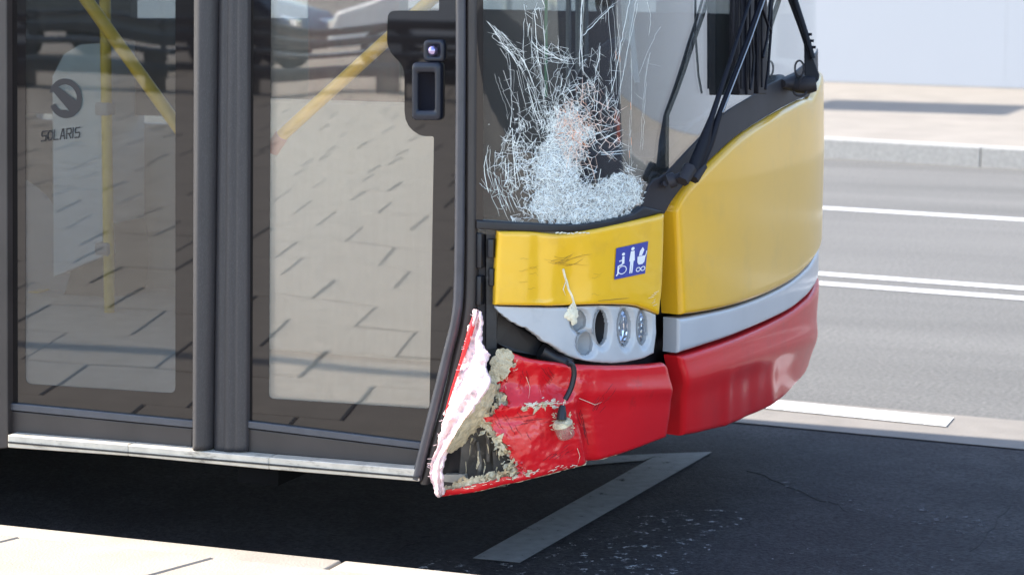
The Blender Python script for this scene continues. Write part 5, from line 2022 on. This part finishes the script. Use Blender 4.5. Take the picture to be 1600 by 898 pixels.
def bench(loc, rot, L_, label):  # made-up bench, added to mirror as dark stripes in the door glass
    b = empty('stripe_bench', loc)
    b.rotation_euler = (0, 0, rot)
    tag(b, label, 'bench', 'unseen benches added for the door reflections')
    for z, y, w in ((0.40, 0.25, 0.10), (0.40, 0.12, 0.10), (0.40, -0.01, 0.10), (0.52, -0.10, 0.09), (0.66, -0.13, 0.09)):
        mb = MB()
        if z < 0.5:
            mb.box((-L_ / 2, y - w / 2, z), (L_ / 2, y + w / 2, z + 0.05), bev=0.008)
        else:
            mb.box((-L_ / 2, y - 0.02, z), (L_ / 2, y + 0.02, z + w), bev=0.008)
        mb.build('slat', M['carblack'], b)
    mb = MB()
    mb.box((-L_ / 2, 0.27, 0.16), (L_ / 2, 0.31, 0.30), bev=0.008)
    mb.build('apron_rail', M['carblack'], b)
    for x in np.linspace(-L_ / 2 + 0.3, L_ / 2 - 0.3, 4):
        mb = MB()
        mb.box((x - 0.03, -0.1, 0), (x + 0.03, 0.28, 0.40))
        mb.box((x - 0.03, -0.155, 0.3), (x + 0.03, -0.12, 0.75))
        mb.build('leg', M['carblack'], b)
    return b
bench((-6.6, -16.4, KZ), R(2), 5.4, 'unseen slatted bench added for dark stripes mirrored in the front door leaf')
bench((-12.4, -16.6, KZ), R(3), 5.4, 'unseen slatted bench added for dark stripes mirrored in the rear door leaf')
car((-7.6, -20.6, KZ), R(3), M['carsilver'], 'silver car parked on the plaza behind the first bench')
car((-12.6, -20.9, KZ), R(3), M['carblack'], 'black car parked on the plaza behind the second bench')
nb = empty('added_bus', (5.9, 0.05, 0))  # unseen bus, added as a dark shape for the windscreen to mirror
tag(nb, 'unseen navy bus ahead, added to darken the windscreen reflection', 'bus')
M['tail'] = mat('tail_lamp', (0.16, 0.03, 0.015), 0.3)
M['navy'] = mat('navy_paint', (0.008, 0.009, 0.02), 0.35, coat=0.4)
mb = MB()
mb.box((0, 0, 0.35), (9.0, 2.6, 3.0), bev=0.12)
mb.build('body', M['navy'], nb)
mb = MB()
mb.box((-0.012, 0.3, 1.5), (0.02, 2.3, 2.5), bev=0.004)
mb.build('rear_window', M['frit'], nb)
mb = MB()
mb.box((-0.06, 0.05, 0.36), (0.05, 2.55, 0.62), bev=0.03)
mb.build('bumper', M['black'], nb)
for y_ in (0.12, 2.34):
    mb = MB()
    mb.box((-0.02, y_, 0.84), (0.04, y_ + 0.14, 0.98), bev=0.01)
    mb.build('tail_light', M['tail'], nb)
mb = MB()
mb.box((0.1, 2.6, 1.2), (0.22, 2.612, 2.7), bev=0.003)
mb.build('white_stripe', M['white'], nb)
for x_ in (1.9, 6.6):
    for y_ in (0.03, 2.3):
        mb = MB()
        mb.tube([(x_, y_, 0.48), (x_, y_ + 0.27, 0.48)], 0.48, 24)
        w_ = mb.build('wheel', M['tyre'], nb)
        mb = MB()
        mb.tube([(x_, y_ - 0.006, 0.48), (x_, y_ + 0.276, 0.48)], 0.28, 20)
        mb.build('rim', M['postgrey'], w_)
post = empty('stop_post', (-9.2, -2.4, KZ))
tag(post, 'grey bus stop post on the near pavement', 'post')
mb = MB()
mb.tube([(0, 0, 0), (0, 0, 7.8)], [0.075, 0.06], 16)
mb.build('pole', M['postgrey'], post)
mb = MB()
mb.tube([(0, 0, 0), (0, 0, 0.03)], 0.16, 16)
mb.build('base_plate', M['postgrey'], post)
# unseen board, added to cast the shadow on the far paving
sc_ = on_z(1430, 167, FK)
hb_ = 3.1
cen = sc_ + Vector((SUN_TO.x, SUN_TO.y, 0)) / SUN_TO.z * hb_
sb = empty('shadow_board', (cen.x, cen.y, FK))
tag(sb, 'unseen board on two posts behind the bus, added for its shadow', 'sign')
mb = MB()
mb.box((-0.03, -0.75, hb_ - 0.75), (0.03, 0.75, hb_ + 0.75), bev=0.01)
mb.build('board', M['boardface'], sb)
for s in (-0.6, 0.6):
    mb = MB()
    mb.tube([(0.05, s, 0), (0.05, s, hb_ + 0.5)], 0.04, 12)
    mb.build('board_post', M['postgrey'], sb)
